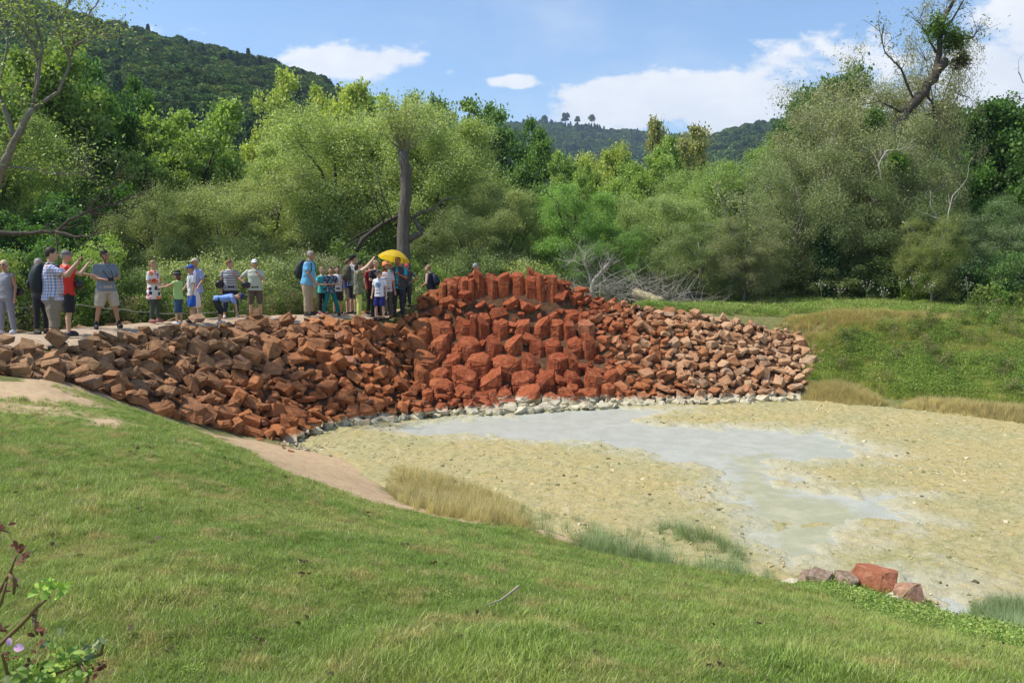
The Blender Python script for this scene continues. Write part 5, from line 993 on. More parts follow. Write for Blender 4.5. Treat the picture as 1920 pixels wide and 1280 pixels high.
p14 = person(582, 487, 24.3, -100, 'woman with reddish hair and pale yellow shorts half hidden by the backpack man', w=1.05, arms=('down', 'down'), skin=SKT, top=cloth('pale_pink_top', (.62, .58, .64)), bottom=(cloth('pale_yellow', (.62, .56, .28)), .95, 1.15), sleeve=.5, hair=(H_rd, 'bob'), shoe=BSH)
p13 = person(576, 487, 23.5, -100, 'man in light blue shirt and beige trousers looking down, seen from his right', H=1.79, w=1.1, lean=9, arms=('low', 'down'), skin=SKT, top=cloth('sky_blue_shirt', (.17, .46, .70)), bottom=(cloth('sand_trousers', (.42, .33, .22)), 1.95, 1.15), sleeve=.75, hair=(H_gr, 'short'), glasses=True, shoe=BSH, head=(0, -25), collar=True)
backpack(p13, K('black_nylon', (.016, .022, .026), .6), 'black backpack on the man in the light blue shirt', 1.1)
p15 = person(603, 503, 24.0, -125, 'boy in turquoise tee and black trousers', w=.9, arms=('belly', 'low'), skin=SKP, top=cloth('turquoise_tee', (.07, .46, .46)), bottom=(BLK, 1.85, 1.05), sleeve=.7, hair=(H_lb, 'short'), shoe=K('maroon_shoe', (.25, .05, .06)), child=True, tunic=.04)
p16 = person(619, 502, 23.7, -150, 'dark haired boy in dark printed tee and teal trousers with folded arms', w=.95, arms=('cross', 'cross'), skin=SK, top=cloth('dark_print_tee', (.025, .035, .06), 'print', (.32, .38, .45)), bottom=(cloth('teal_trousers', (.01, .16, .17)), 1.95, 1.05), sleeve=.7, hair=(H_dk, 'bob'), shoe=BSH, stance=.34, child=True, head=(-15, 0), tunic=.03)
p17 = person(632, 501, 25.0, -160, 'dark haired boy in white tee behind the boy with folded arms', w=.95, arms=('down', 'down'), skin=SK, top=WHT, bottom=(K('dark_shorts', (.04, .03, .04)), 1.0, 1.1), sleeve=.6, hair=(H_dk, 'bob'), shoe=BSH, child=True)
p18 = person(652, 487, 25.2, -60, 'person in blue top and khaki shorts carrying an olive backpack', w=1.0, arms=('low', 'down'), skin=SKP, top=K('royal_blue', (.02, .09, .52)), bottom=(KHA, .98, 1.2), sleeve=.6, hair=(H_br, 'short'), shoe=BSH)
p19 = person(661, 479, 24.4, -50, 'person in black cap, black and white striped top and dark cargo shorts', w=1.05, arms=('down', 'down'), skin=SK, top=cloth('bw_stripe', (.62, .62, .62), 'stripe', (.02, .02, .025), (.05, .5)), bottom=(cloth('dark_cargo', (.035, .035, .042)), 1.05, 1.3), sleeve=.6, hair=(H_dk, 'short'), hat=('cap', BLK, 0), shoe=BSH)
backpack(p19, cloth('olive_nylon', (.10, .09, .055)), 'olive brown backpack between the blue top and the striped top', 1.0)
p20 = person(671, 491, 23.4, -75, 'woman in patterned olive top and lime yellow trousers raising both arms with a camera', w=1.05, arms=('up', 'up'), skin=SKP, top=cloth('olive_pattern', (.13, .14, .075), 'print', (.30, .30, .19)), bottom=(cloth('lime_trousers', (.52, .60, .16)), 1.9, 1.0), sleeve=.35, hair=(H_dk, 'long'), shoe=BSH, head=(0, 16), tunic=.08, stance=.06)
gadget(p20, 1, 'small dark camera held up by the woman in lime trousers', size=(.09, .04, .06))
handbag(p20, BAGB, 'shiny black handbag on the shoulder of the woman in lime trousers', (-.16, -.05, 1.02), (.17, .11, .12), sh=(-.14, .0, 1.47), name='handbag')
p21 = person(694, 492, 25.2, -120, 'man in dark red shirt half hidden behind the raised arms', w=1.05, arms=('down', 'down'), skin=SKT, top=K('dark_red', (.30, .02, .03)), bottom=(BLK, 1.9, 1.1), sleeve=.7, hair=(H_br, 'short'), shoe=BSH)
p22 = person(704, 489, 24.6, -125, 'man in black tee, sunglasses and black trousers with a pale side stripe', w=1.06, arms=('belly', 'down'), skin=SK, top=BLK, bottom=(BLK, 1.95, 1.15), sleeve=.8, hair=(H_lb, 'short'), glasses=True, shoe=BSH, head=(0, -18))
p23 = person(711, 508, 23.8, 165, 'boy in white tee with a round blue print, dark cap and navy shorts', w=.92, arms=('down', 'down'), skin=SKP, top=cloth('white_emblem_tee', (.74, .74, .78), 'ring', (.10, .24, .46), 1.2*.82), bottom=(K('navy_shorts', (.02, .025, .16)), .98, 1.2), sleeve=.7, hair=(H_lb, 'short'), hat=('cap', K('charcoal_cap', (.05, .05, .055)), 30), shoe=BSH, stance=.14, child=True, head=(-60, 8), tunic=.02)
p24 = person(723, 494, 24.4, -160, 'woman in orange bucket hat and striped tee looking down', w=1.1, arms=('down', 'down'), skin=SKT, top=cloth('sunny_stripe_tee', (.72, .70, .68), 'stripe2', (.60, .16, .06), (.12, .14, .28)), bottom=(cloth('olive_grey', (.075, .07, .055)), 1.9, 1.1), sleeve=.8, hair=(H_br, 'bob'), hat=('bucket', K('orange_hat', (.85, .24, .06)), 0), shoe=K('brown_shoe', (.2, .07, .03)), head=(30, -22))
p25 = person(731, 493, 25.4, 178, 'blonde woman in dark glasses behind the orange hat', w=1.0, arms=('down', 'down'), skin=SK, top=K('olive_top', (.12, .10, .07)), bottom=(BEI, 1.9, 1.0), hair=(H_bl, 'bob'), glasses=True, shoe=BSH)
p26 = person(746, 483, 24.9, 172, 'tall man in turquoise shirt and dark waistcoat standing under the yellow umbrella', w=1.12, arms=('down', 'pole'), skin=(.32, .14, .08), top=cloth('turquoise_shirt', (.02, .34, .50)), bottom=(cloth('charcoal_trousers', (.035, .035, .045)), 1.95, 1.15), sleeve=.7, hair=(K('cropped_hair', (.16, .10, .08)), 'short'), shoe=BSH, vest=K('dark_waistcoat', (.045, .04, .035)), ear=True)
p27 = person(763, 495, 25.6, 150, 'man in red cap and grey tee with a hand on his hip', w=1.12, arms=('down', 'hip'), skin=SKT, top=cloth('slate_tee', (.07, .08, .10)), bottom=(K('dark_trousers', (.03, .03, .038)), 1.9, 1.1), sleeve=.7, hair=(H_gr, 'short'), hat=('cap', K('red_cap', (.60, .05, .09)), 30), shoe=BSH)
p28 = person(808, 496, 27.3, 68, 'woman in black sleeveless top looking down beside the mound', H=1.66, w=1.0, lean=9, arms=('belly', 'belly'), skin=SKP, top=K('black_vest_top', (.02, .022, .04)), bottom=(BLK, 1.9, 1.0), sleeve=0, hair=(H_lb, 'short'), shoe=BSH, head=(0, -28), glasses=True, z=-.07)
backpack(p28, K('navy_nylon', (.015, .02, .04), .6), 'small dark backpack on the woman in the black sleeveless top', .85)
p29 = person(888, 494, 27.4, -70, 'grey haired man in maroon shirt seen above the back of the mound', H=1.75, w=1.12, lean=6, arms=('low', 'low'), skin=SKP, top=K('maroon', (.17, .035, .04)), bottom=(BLK, 1.9, 1.0), sleeve=.9, hair=(H_gr, 'short'), shoe=BSH, head=(0, -12), z=-.12)
# umbrella
hb = p26['M'] @ (([j for j in p26['J'] if j[0] == -1][0][3])+Vector((0, .06, .02))); c0 = at(742, 469, 25.15); um = empty('umbrella', c0, label='open bright yellow umbrella held over the tall man in the waistcoat', cat='umbrella')
um.rotation_euler = (RAD(-10), RAD(12), RAD(10)); seg = 8; sub = 4; R = .49; v = []; rings = [(0, 0), (.15, .02), (.35, .07), (.55, .155), (.75, .28), (.9, .41), (1.0, .53)]
for rr, dz in rings:
    for i in range(seg*sub):
        t_ = 2*math.pi*i/(seg*sub); w_ = abs(math.sin(seg*t_/2)); k_ = 1-.06*w_*rr; v.append((math.cos(t_)*R*rr*k_, math.sin(t_)*R*rr*k_, -dz*R*1.1+(.035*w_*rr*R if rr > .95 else 0)))
n = seg*sub; fs = [(j*n+i, j*n+(i+1) % n, (j+1)*n+(i+1) % n, (j+1)*n+i) for j in range(len(rings)-1) for i in range(n)]; mb = MB(); mb.add(v, fs)
my, t = mat('yellow_nylon'); b1 = nd(t, 'ShaderNodeBsdfPrincipled', {'Base Color': (.83, .58, .03, 1), 'Roughness': .5}).outputs[0]; b2 = nd(t, 'ShaderNodeBsdfTranslucent', {0: (.9, .62, .03, 1)}).outputs[0]; nd(t, 'ShaderNodeOutputMaterial', {0: nd(t, 'ShaderNodeMixShader', {0: .45, 1: b1, 2: b2}).outputs[0]})
mb.build('canopy', my, um, True)
dk = K('umbrella_metal', (.03, .03, .03), .4)
for i in range(8):
    t_ = 2*math.pi*i/8; MB().tube([(math.cos(t_)*R*rr*.99, math.sin(t_)*R*rr*.99, -dz*R*1.1-.006) for rr, dz in rings[1:]], .0035, 4).build('rib', dk, um)
MB().tube([(0, 0, .06), (0, 0, -.02)], [.004, .008], 6).build('tip', dk, um)
bpy.context.view_layer.update(); inv = um.matrix_basis.inverted(); he = inv @ hb; MB().tube([(0, 0, -.01), tuple(Vector((0, 0, -.01)).lerp(he, .5)), tuple(he)], .008, 8).build('pole', dk, um); MB().tube([tuple(he), tuple(he+(he-Vector((0, 0, 0))).normalized()*.10)], .014, 8).build('handle', dk, um, True)
# rope barrier behind the path
e = empty('rope_barrier', (0, 0, 0), label='thin slack rope on slim stakes along the far side of the path', cat='rope barrier'); kp = [(-60, 570), (32, 577), (150, 571), (232, 580), (283, 585), (330, 587), (405, 585), (470, 578), (522, 566), (560, 560)]; dd = [19.5, 20, 20.8, 21.6, 22.4, 23, 24, 24.9, 25.6, 26]
pts = [at(u, v, d) for (u, v), d in zip(kp, dd)]; fine = []
for i in range(len(pts)-1):
    for s_ in range(5): q = pts[i].lerp(pts[i+1], s_/5); q.z -= .03*math.sin(s_/5*math.pi); fine.append(q)
fine.append(pts[-1]); MB().tube(fine, .011, 6).build('rope', K('rope_fibre', (.50, .45, .36)), e, True)
for i in (1, 4, 6, 9): q = pts[i]; MB().tube([(q.x, q.y, h1(q.x, q.y)-.2), (q.x, q.y, q.z+.05)], .012, 6).build('stake', K('stake_steel', (.16, .13, .10), .7), e)
# bake the remeshed bodies and clothes
dg = bpy.context.evaluated_depsgraph_get(); dg.update(); done = []
for o in PENDING: me = bpy.data.meshes.new_from_object(o.evaluated_get(dg)); done.append((o, me))
for o, me in done:
    mt = [m_ for m_ in o.data.materials]; o.modifiers.clear(); nm = o.data.name; o.data = me; me.name = nm
    if not len(me.materials):
        for m_ in mt: me.materials.append(m_)
    me.polygons.foreach_set('use_smooth', np.full(len(me.polygons), True))
# ================================================================ GRASS AND HERBS (ground cover)
def blades(seed, n, h, w, rad, lean=.35, segs=3, flop=0.):
    r = random.Random(seed); V, Fc, Rn = [], [], []
    for k in range(n):
        a = r.uniform(0, 6.28); b = r.uniform(0, rad); x, y = math.cos(a)*b, math.sin(a)*b; hh = h*r.uniform(.5, 1.15); ln = r.uniform(.1, 1)*lean*hh; da = r.uniform(0, 6.28); dx, dy = math.cos(da), math.sin(da); wx, wy = -dy*w/2, dx*w/2; rn = r.random(); i0 = len(V)
        for s in range(segs+1):
            f = s/segs; zz = hh*(f-flop*f*f*.5); o = ln*f*f; ww = (1-f)**.6 if s < segs else .05; V.append((x+dx*o-wx*ww, y+dy*o-wy*ww, zz)); V.append((x+dx*o+wx*ww, y+dy*o+wy*ww, zz))
        for s in range(segs): Fc.append((i0+2*s, i0+2*s+1, i0+2*s+3, i0+2*s+2)); Rn.append(rn)
    return np.array(V), np.array(Fc), np.array(Rn)
m, t = mat('lawn_blades'); p = gpos(t); g = lawn_colour(t, p); r = attr(t, 'rnd'); oi = nd(t, 'ShaderNodeObjectInfo').outputs['Random']
g = mix(t, 1.0, g, (1.8, 1.8, 1.5), 'MULTIPLY'); g = mix(t, sstep(t, r, .86, .95), g, (.42, .36, .19)); k = mth(t, 'ADD', mth(t, 'MULTIPLY', oi, .7), mth(t, 'ADD', mth(t, 'MULTIPLY', r, .4), .42)); kk = nd(t, 'ShaderNodeCombineXYZ', {0: k, 1: k, 2: k}).outputs[0]; g = mix(t, 1.0, g, kk, 'MULTIPLY')
def ex(b): return nd(t, 'ShaderNodeMixShader', {0: .38, 1: b, 2: nd(t, 'ShaderNodeBsdfTranslucent', {0: g}).outputs[0]}).outputs[0]
fin_bsdf(t, g, .45, spec=.45, extra=ex); M_lawn = m
def proto(name, data, m, col=None):
    if col: m = m_leaf(name+'_green', .35, .55, .25, inst=True, fixed=col, gain=1.45)
    v, f, rn = data; o = bpy.data.objects.new(name, mesh_np(name, v, f, [m], dict(rnd=('FACE', 'FLOAT', rn))))
    if col: o.color = (*col, 1)
    return o
c_lawn = coll('lawn_tufts', [proto('tuft', blades(s, 34, .031, .0032, .062, .8), M_lawn) for s in range(4)]+[proto('tuft', blades(s, 28, .06, .004, .05, .95), M_lawn) for s in (7, 8)])
def rand_pts(n, box, fn):
    x = rng.uniform(box[0], box[1], n); y = rng.uniform(box[2], box[3], n); k = fn(x, y); return x[k], y[k]
def inview(x, y, z, mg=60): u, v = proj(x, np.maximum(y, .3), z); return (u > -mg) & (u < 1920+mg) & (v < 1280+mg*2) & (y > .5)
def rots(n, t_=.15): return np.stack([rng.normal(0, t_, n), rng.normal(0, t_, n), rng.uniform(0, 6.28, n)], -1)
def bare_at(x, y):
    out = np.zeros(x.shape); from_x = np.searchsorted(xs, x).clip(1, len(xs)-1); from_y = np.searchsorted(ys, y).clip(1, len(ys)-1); return bare[from_y, from_x]
n = 420000; y = 2.6+(rng.uniform(0, 1, n)**1.5)*14.5; x = rng.uniform(-.64, .64, n)*(y+.4)
sl_ = sd_poly(x, y, LAWN); z = hgt(x, y); u, v = proj(x, y, z); keep = (sl_ > -.05) & (rng.uniform(size=n) > bare_at(x, y)*1.25+.5*np.clip(fbm(x*2, y*2, 14)-.12, 0, 1)) & (rng.uniform(size=n) < np.clip(6.2/y, .25, 1)) & (u > -40) & (u < 1960)
x, y, z = x[keep], y[keep], z[keep]; n = len(x); cl = fbm(x*1.6, y*1.6, 17)
pk = np.where(rng.uniform(size=n) < .03+.22*np.clip(cl-.1, 0, 1)*2, rng.integers(4, 6, n), rng.integers(0, 4, n))
scatter('lawn_grass', np.stack([x, y, z-.004], -1), rots(n, .2), rng.uniform(.6, 1.2, n)*(1+.5*np.clip(cl, -.3, .6)), pk, c_lawn, label='short mown green grass of the lawn in the foreground', cat='grass')
n = 700; y = 3.2+(rng.uniform(0, 1, n)**1.3)*7; x = rng.uniform(-.64, .64, n)*y; k = sd_poly(x, y, LAWN) > .2; x, y = x[k], y[k]; WEED = (x, y)
# seedy tan grass, blue green rushes, leafy herbs
M_seed = M_herb = None
def herb(seed, n, h, rad, leaf):
    r = np.random.default_rng(seed); P = np.stack([r.normal(0, rad*.5, n), r.normal(0, rad*.5, n), r.uniform(.02, 1, n)**.8*h], -1); return leaves(P, leaf[0], leaf[1], -.15, .5, seed=seed)
c_seed = coll('seed_tufts', [proto('seed_tuft', blades(s, 34, .38, .0045, .10, .6, 3, .15), M_seed, (.37, .315, .18)) for s in (31, 32, 33)])
c_rush = coll('rush_tufts', [proto('rush_tuft', blades(s, 40, .34, .005, .10, .7, 3, .1), M_seed, (.19, .24, .13)) for s in (41, 42)])
c_herb = coll('herb_clumps', [proto('herb_clump', herb(s, 190, .22, .26, (.045, .022)), M_herb, c) for s, c in ((51, (.17, .235, .06)), (52, (.21, .25, .08)), (53, (.14, .21, .05)))])
c_brn = coll('brown_tufts', [proto('brown_tuft', blades(s, 36, .30, .006, .13, .8, 3, .2), M_seed, c) for s, c in ((61, (.38, .26, .13)), (62, (.36, .29, .14)), (63, (.24, .25, .09)))])
c_tall = coll('tall_herbs', [proto('tall_herb', herb(s, 260, .85, .24, (.07, .03)), M_herb, c) for s, c in ((71, (.10, .17, .035)), (72, (.13, .17, .05)), (73, (.16, .14, .08)))])
def zone(name, px, n, c, npick, sc, lab, cat, dens=None, dz=0., smin=.6, smax=1.3, extra=None):
    poly = [hit(u, v) for u, v in px]+(extra or []); P = np.array(poly); A = rng.uniform(P.min(0), P.max(0), (n, 2)); k = in_poly(A[:, 0], A[:, 1], poly); A = A[k]; ed = sd_poly(A[:, 0], A[:, 1], poly)
    z = hgt(A[:, 0], A[:, 1]); k = inview(A[:, 0], A[:, 1], z) & (z > ZW-.2); z = np.maximum(z, ZW)
    if dens is not None: k &= rng.uniform(size=len(A)) < dens(A[:, 0], A[:, 1])
    A, z, ed = A[k], z[k], ed[k]; n = len(A); s = rng.uniform(smin, smax, n)*sc*np.clip(.45+ed*1.6, .45, 1)
    return scatter(name, np.column_stack([A, z-.01]), rots(n, .12), s, rng.integers(0, npick, n), c, label=lab, cat=cat)
clump = lambda s, lo: (lambda x, y: np.clip((fbm(x*s, y*s, 41)-lo)*4, 0, 1))
zone('meadow', [(1180, 584), (1245, 572), (1380, 556), (1500, 550), (1700, 545), (1960, 540), (1960, 600), (1700, 590), (1500, 594), (1400, 592), (1300, 586)], 16000, c_herb, 3, .9, 'bright green leafy herbs of the meadow above the stone heap', 'herbs')
zone('bank_herbs', [(1506, 720), (1512, 640), (1600, 618), (1700, 606), (1960, 605), (1960, 760), (1760, 750), (1660, 745), (1600, 730)], 26000, c_herb, 3, .8, 'lush green herbs on the lower right bank', 'herbs', lambda x, y: np.clip(.55+(fbm(x*.9, y*.9, 43))*2.2+(x-11)*.06+(-1.2-hgt(x, y, False))*.4, .12, 1))
zone('bank_grass', [(1450, 610), (1480, 596), (1700, 590), (1960, 600), (1960, 680), (1800, 690), (1700, 700), (1600, 700), (1520, 715), (1508, 660)], 26000, c_brn, 3, .7, 'brown and tan dry grass on the brink and face of the right bank', 'dry grass', lambda x, y: np.clip(.5-(fbm(x*.9, y*.9, 43))*2.5+(hgt(x, y, False)+.5)*1.2, .15, 1))
zone('ochre_grass', [(1500, 752), (1515, 722), (1570, 716), (1620, 730), (1665, 762), (1590, 766)], 3400, c_seed, 3, .8, 'ochre seed grass clump at the foot of the right bank beside the stones', 'seed grass')
zone('ochre_fringe', [(1680, 768), (1720, 750), (1800, 752), (1980, 775), (1980, 806), (1800, 786)], 4200, c_seed, 3, .75, 'long fringe of ochre seed grass along the right edge of the pool', 'seed grass')
zone('rush_fringe', [(1500, 757), (1590, 766), (1665, 768), (1800, 784), (1980, 806), (1980, 796), (1800, 776), (1665, 762), (1590, 758)], 1400, c_rush, 2, .45, 'blue green blades at the foot of the ochre grass', 'rushes')
zone('shore_grass', [(715, 905), (735, 890), (800, 900), (900, 930), (970, 960), (1010, 985), (1000, 1000), (870, 978), (780, 958), (745, 940)], 2300, c_seed, 3, .68, 'feathery tan grass along the near edge of the pool', 'seed grass')
zone('shore_rushes', [(920, 950), (1000, 972), (1190, 1020), (1230, 1000), (1340, 1018), (1460, 1080), (1500, 1100), (1400, 1092), (1200, 1062), (1000, 1000)], 1900, c_rush, 2, .75, 'blue green rushes between lawn and pool', 'rushes', lambda x, y: np.clip(.3+fbm(x*1.4, y*1.4, 47)*2.5, .08, 1))
zone('corner_rushes', [(1800, 1172), (1830, 1150), (1990, 1165), (2000, 1225), (1880, 1205)], 1500, c_rush, 2, .75, 'dense blue green rushes at the right edge of the near shore', 'rushes')
zone('creepers', [(1490, 1092), (1560, 1098), (1640, 1118), (1720, 1140), (1800, 1178), (1920, 1208), (1990, 1225), (1960, 1236), (1800, 1206), (1700, 1180), (1600, 1148), (1510, 1116)], 3000, c_herb, 3, .5, 'green creeping herbs along the near shore stones', 'herbs')
zone('thicket_herbs', [(1290, 562), (1400, 548), (1700, 540), (1980, 535), (1980, 560), (1700, 556), (1400, 562)], 3600, c_tall, 3, .95, 'tall weedy herbs in front of the thicket', 'herbs', extra=None)
zone('right_weeds', [(1810, 610), (1830, 560), (1990, 545), (1990, 640), (1900, 625)], 900, c_tall, 3, 1.1, 'tall green weeds at the right edge of the bank', 'herbs')
zone('bank_weeds', [(1530, 720), (1540, 640), (1700, 606), (1960, 600), (1960, 770), (1700, 750)], 900, c_tall, 3, .55, 'taller weeds dotted over the right bank', 'herbs', lambda x, y: np.clip(.2+fbm(x*1.5, y*1.5, 49)*2.5, 0, 1))
x, y = WEED; n = len(x); scatter('lawn_weeds', np.column_stack([x, y, hgt(x, y)]), rots(n, .2), rng.uniform(.10, .24, n), rng.integers(0, 3, n), c_herb, label='small broad leaved weeds dotted through the lawn', cat='weeds')
n = 130; y = 3.2+rng.uniform(0, 1, n)*6; x = rng.uniform(-.64, .64, n)*y; k = sd_poly(x, y, LAWN) > .2; x, y = x[k], y[k]; n = len(x)
c_lit = coll('litter', [proto('dead_leaf', leaves(np.random.default_rng(9).normal(0, .015, (4, 3))*np.array([1, 1, .4]), .035, .02, 0, .7), M_herb, (.05, .032, .018))])
scatter('leaf_litter', np.column_stack([x, y, hgt(x, y)+.03]), rots(n, .4), rng.uniform(.5, 1.2, n), np.zeros(n, int), c_lit, label='scraps of dead brown leaf lying in the lawn', cat='leaf litter')
c_grn = coll('green_tufts', [proto('green_tuft', blades(s, 34, .26, .006, .15, .9, 3, .2), M_seed, c) for s, c in ((91, (.22, .28, .075)), (92, (.30, .32, .12)), (93, (.38, .33, .16)))])
zone('bank_green_grass', [(1506, 720), (1512, 630), (1600, 606), (1700, 600), (1960, 600), (1960, 770), (1760, 755), (1660, 750)], 26000, c_grn, 3, .8, 'long yellow green grass all over the right bank', 'grass')
zone('meadow_grass', [(1180, 584), (1245, 572), (1380, 556), (1500, 550), (1700, 545), (1960, 540), (1960, 600), (1700, 590), (1500, 594), (1400, 592), (1300, 586)], 9000, c_grn, 3, 1.1, 'long green grass of the meadow above the stone heap', 'grass')
# undergrowth filling the dark foot of the thicket
n = 9000; x = rng.uniform(-20, 20, n); y = rng.uniform(19, 36, n); bl = sd_poly(x, y, [(-16, 15.2)]+BACK+[(0, 29), (3, 31), (8, 33), (20, 33), (20, 60), (-30, 60), (-30, 15)]); k = (bl > .35); x, y = x[k], y[k]; z = hgt(x, y); n = len(x)
k = inview(x, y, z); x, y, z = x[k], y[k], z[k]; n = len(x); scatter('undergrowth', np.column_stack([x, y, z-.02]), rots(n, .1), rng.uniform(.5, 1.15, n), rng.integers(0, 3, n), c_tall, label='green undergrowth beneath the thicket behind the path', cat='undergrowth')
# crumbs of mineral crust and dried algae lying all over the drained pool
def crumb(seed, c):
    m, t = mat('crumb'); fin_bsdf(t, c, .9, spec=.1); me = RP[seed].copy(); me.materials[0] = m; return bpy.data.objects.new('crumb', me)
c_crumb = coll('crumbs', [crumb(3, (.50, .39, .19)), crumb(8, (.40, .36, .18)), crumb(12, (.20, .20, .08)), crumb(17, (.12, .10, .05)), crumb(20, (.54, .47, .30))])
n = 52000; A = np.array(POOL); x = rng.uniform(A[:, 0].min(), A[:, 0].max(), n); y = rng.uniform(A[:, 1].min(), A[:, 1].max(), n)
k = (sd_poly(x, y, POOL) > .05) & (np.maximum(sd_poly(x, y, WAT), sd_poly(x, y, W2))+fbm(x*2.2, y*2.2, 11)*.45 < -.05) & (rng.uniform(size=n) < .25+np.clip(fbm(x*1.3, y*1.3, 61)*2.2, 0, 1)); x, y = x[k], y[k]; k = inview(x, y, np.full(x.shape, ZW)); x, y = x[k], y[k]; n = len(x)
scatter('crust_crumbs', np.column_stack([x, y, np.full(n, ZW+.03)]), rots(n, .3), np.clip(rng.lognormal(-3.25, .45, n), .015, .12), rng.choice(5, n, p=[.3, .27, .2, .08, .15]), c_crumb, label='crumbs of ochre crust and dried algae strewn over the drained pool', cat='crust')
# ---------------------------------------------------------------- countable little things
def thistle(u, v, d, h, k):
    p = at(u, v, d); e = empty('thistle', (p.x, p.y, p.z-h), label=f'seeding thistle with {["pale fluffy","pinkish","whitish"][k % 3]} heads, {ORD[k]} from the left above the herbs', cat='thistle', group='seeding thistles in front of the thicket'); r = random.Random(k); mb = MB().tube([(0, 0, -.3), (.02, 0, h*.5), (0, .02, h)], [.01, .008, .006], 5)
    hd = MB()
    for j in range(9): a = r.uniform(0, 6.28); q = Vector((math.cos(a)*r.uniform(.05, .22), math.sin(a)*.15, h+r.uniform(-.14, .12))); mb.tube([(0, 0, h*.7), tuple(q)], [.006, .004], 4); hd.ell(q, (.018, .018, .02), None, 6, 5)
    mb.build('stem', K('thistle_stem', (.14, .16, .07)), e); hd.build('seed_heads', K('thistle_fluff', (.42, .34, .30) if k % 3 else (.52, .47, .42), 1), e)
for k, (u, v, d, h) in enumerate([(1540, 532, 29, .9), (1575, 540, 28, .8), (1625, 530, 28.5, 1.0), (1656, 545, 27.5, .8), (1690, 528, 28, 1.0), (1712, 524, 28, 1.1), (1745, 535, 27, .9), (1815, 527, 27, 1.0)]): thistle(u, v, d, h, k)
for k, (u0, v0, u1, v1, d, lab) in enumerate([(915, 1157, 972, 1132, 4.55, 'thin pale curved stick lying on the lawn'), (1530, 1075, 1545, 1084, 9.2, 'tiny twig by the creepers')][:1]):
    a, b = Vector((*hit(u0, v0), 0)), Vector((*hit(u1, v1), 0)); a.z = h1(a.x, a.y)+.045; b.z = h1(b.x, b.y)+.085; MB().tube([a, a.lerp(b, .4)+Vector((.0, -.03, -.005)), a.lerp(b, .75)+Vector((.0, -.02, .0)), b], [.003, .005, .006, .008], 6).build('stick', K('stick_wood', (.42, .33, .25), .8), None, label=lab, cat='stick')
def tuft_thing(u, v, s, cn, lab, nm='grass_tussock', z=None):
    x_, y_ = hit(u, v); me = [o for o in cn.objects][0]; e = bpy.data.objects.new(nm, me.data.copy()); link(e); e.location = (x_, y_, h1(x_, y_)); e.scale = (s, s, s*.8); tag(e, lab, 'grass tussock', 'lone tussocks')
tuft_thing(912, 928, .55, c_brn, 'small dry tussock on the crust, left of the other lone tussock'); tuft_thing(967, 940, .7, c_brn, 'small dark tussock standing on the crust beyond the tan grass'); tuft_thing(175, 728, 1.1, c_brn, 'dry grass tussock at the upper left toe of the stone heap')
tuft_thing(1585, 660, 1.6, c_brn, 'grey drooping tussock on the face of the right bank'); tuft_thing(1715, 620, 1.6, c_rush, 'dark green tussock on the brink of the right bank')
# ---------------------------------------------------------------- rose bush in the lower left corner
e = empty('rose_bush', (-1.38, 1.9, -.02), label='wild rose bush with faded pink flower at the lower left corner', cat='rose bush'); o0 = e.location; D = 1.95
def q(u, v, d=D): return at(u, v, d)-o0
mb = MB(); st = [[(-160, 1330), (-60, 1262), (0, 1208), (40, 1170), (70, 1138), (92, 1118)], [(-130, 1250), (-40, 1160), (-5, 1115), (18, 1075), (30, 1042)], [(-150, 1290), (-30, 1180), (2, 1130), (12, 1092)], [(66, 1142), (64, 1165), (70, 1190)], [(18, 1075), (28, 1090), (26, 1112)], [(-60, 1020), (-10, 1000), (8, 988)], [(60, 1400), (75, 1320), (85, 1270), (66, 1238)], [(85, 1270), (130, 1250), (190, 1225), (195, 1198)], [(40, 1400), (20, 1290), (8, 1240), (3, 1225)], [(100, 1400), (150, 1320), (165, 1270), (150, 1240)]]
for k, s in enumerate(st): pl = [q(u, v, D+.04*math.sin(i+k)) for i, (u, v) in enumerate(s)]; mb.tube(pl, [.006-.004*i/len(pl) for i in range(len(pl))] if k != 0 else [.006, .006, .0055, .005, .004, .003], 6)
mb.build('stems', K('rose_stem', (.17, .11, .05), .7), e, True)
def leafblade(mb, c, dirv, nrm, L, w):
    dirv = dirv.normalized(); sd = dirv.cross(nrm).normalized(); n = 5; vs = [];
    for i in range(n+1):
        f = i/n; ww = w*math.sin(math.pi*min(.98, f*.92+.06))**.8/2; cc = c+dirv*L*f-nrm*L*.18*f*f; vs += [tuple(cc-sd*ww+nrm*ww*.35), tuple(cc), tuple(cc+sd*ww+nrm*ww*.35)]
    mb.add(vs, [(3*i+j, 3*i+j+1, 3*i+j+4, 3*i+j+3) for i in range(n) for j in (0, 1)])
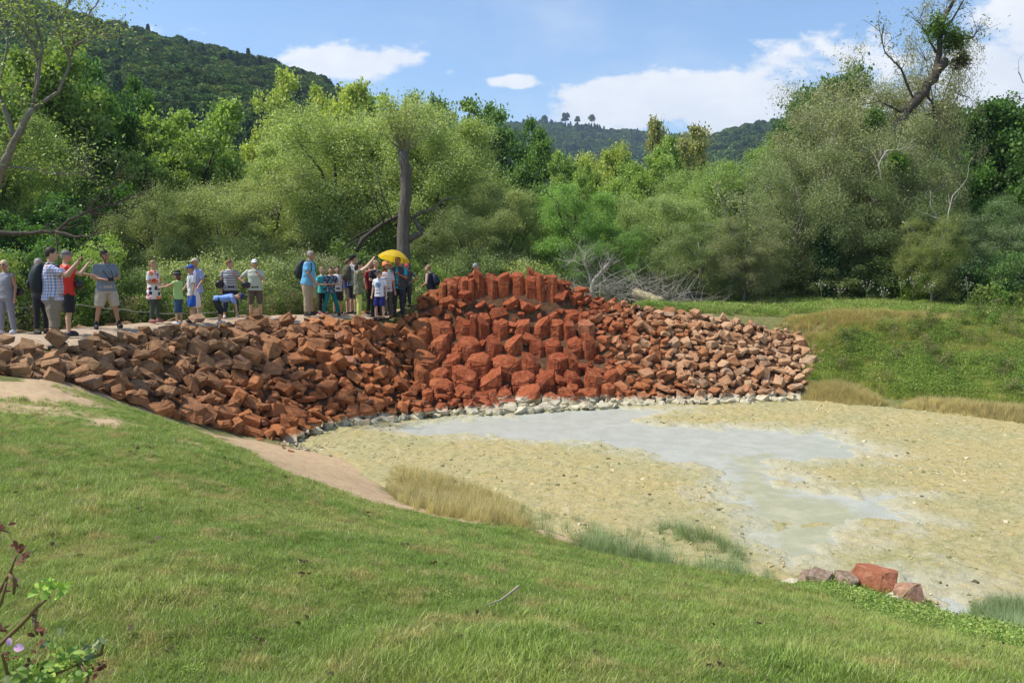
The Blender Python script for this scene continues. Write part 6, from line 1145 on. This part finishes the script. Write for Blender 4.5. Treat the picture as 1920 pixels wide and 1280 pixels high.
def leafset(name, spots, col, L, seed, parent=e):
    r = random.Random(seed); mb = MB()
    for (u, v, n, spr) in spots:
        for k in range(n): d_ = Vector((r.uniform(-1, 1), r.uniform(-.6, .6), r.uniform(-.4, .8))); nn_ = Vector((r.uniform(-.5, .5), r.uniform(-.9, .1), r.uniform(.4, 1))).normalized(); leafblade(mb, q(u+r.gauss(0, spr), v+r.gauss(0, spr*.8), D+r.uniform(-.05, .06)), d_, nn_, L*r.uniform(.45, .95), L*.42)
    o = mb.mesh(name, [M_broad], True); o.attributes.new('rnd', 'FLOAT', 'FACE').data.foreach_set('value', np.repeat(np.random.default_rng(seed).uniform(0, 1, len(o.polygons)//10), 10).astype(np.float32)); ob = mobj(name, o, parent); ob.color = (*col, 1)
leafset('young_leaves', [(98, 1103, 14, 11), (78, 1112, 3, 5), (120, 1102, 3, 5)], (.15, .23, .035), .035, 1)
leafset('foliage', [(130, 1258, 46, 22), (90, 1276, 34, 24), (20, 1280, 26, 22), (155, 1228, 14, 13), (110, 1236, 22, 14), (60, 1264, 14, 14)], (.12, .175, .035), .033, 2)
leafset('grey_leaves', [(160, 1230, 5, 8), (95, 1203, 3, 6), (35, 1268, 6, 12), (175, 1208, 3, 6)], (.12, .14, .07), .042, 3)
leafset('withered_leaves', [(38, 1032, 24, 7), (46, 1046, 10, 5), (68, 1178, 3, 4), (72, 1192, 4, 4), (20, 1100, 6, 8), (70, 1205, 3, 5), (2, 1180, 8, 6), (20, 1232, 6, 7), (185, 1250, 12, 10), (5, 992, 5, 5), (60, 1245, 8, 10)], (.07, .028, .016), .024, 4)
fl = MB()
for (u, v, L, w, dd_) in [(19, 1210, .020, .014, Vector((-.15, 0, 1))), (26, 1213, .022, .019, Vector((1, .1, -.1)))]: leafblade(fl, q(u, v, D-.04), dd_, Vector((.1, -.8, .5)).normalized(), L, w)
fl.build('flower', K('pink_petal', (.72, .42, .62), .6), e, True)
# ---------------------------------------------------------------- the air between here and the hills
mb = MB(); mb.box((0, 1700, 170), (6400, 4200, 470)); hz = mb.build('haze', None, None); tag(hz, kind='stuff'); hz['label'] = 'thin bluish air towards the far hills'; hz['category'] = 'haze'
m = bpy.data.materials.new('air'); m.use_nodes = True; t = m.node_tree; t.nodes.clear(); pv_ = nd(t, 'ShaderNodeVolumePrincipled', {'Color': (.62, .78, 1, 1), 'Density': .00019, 'Anisotropy': .2}); o_ = t.nodes.new('ShaderNodeOutputMaterial'); t.links.new(pv_.outputs[0], o_.inputs['Volume']); hz.data.materials.append(m)
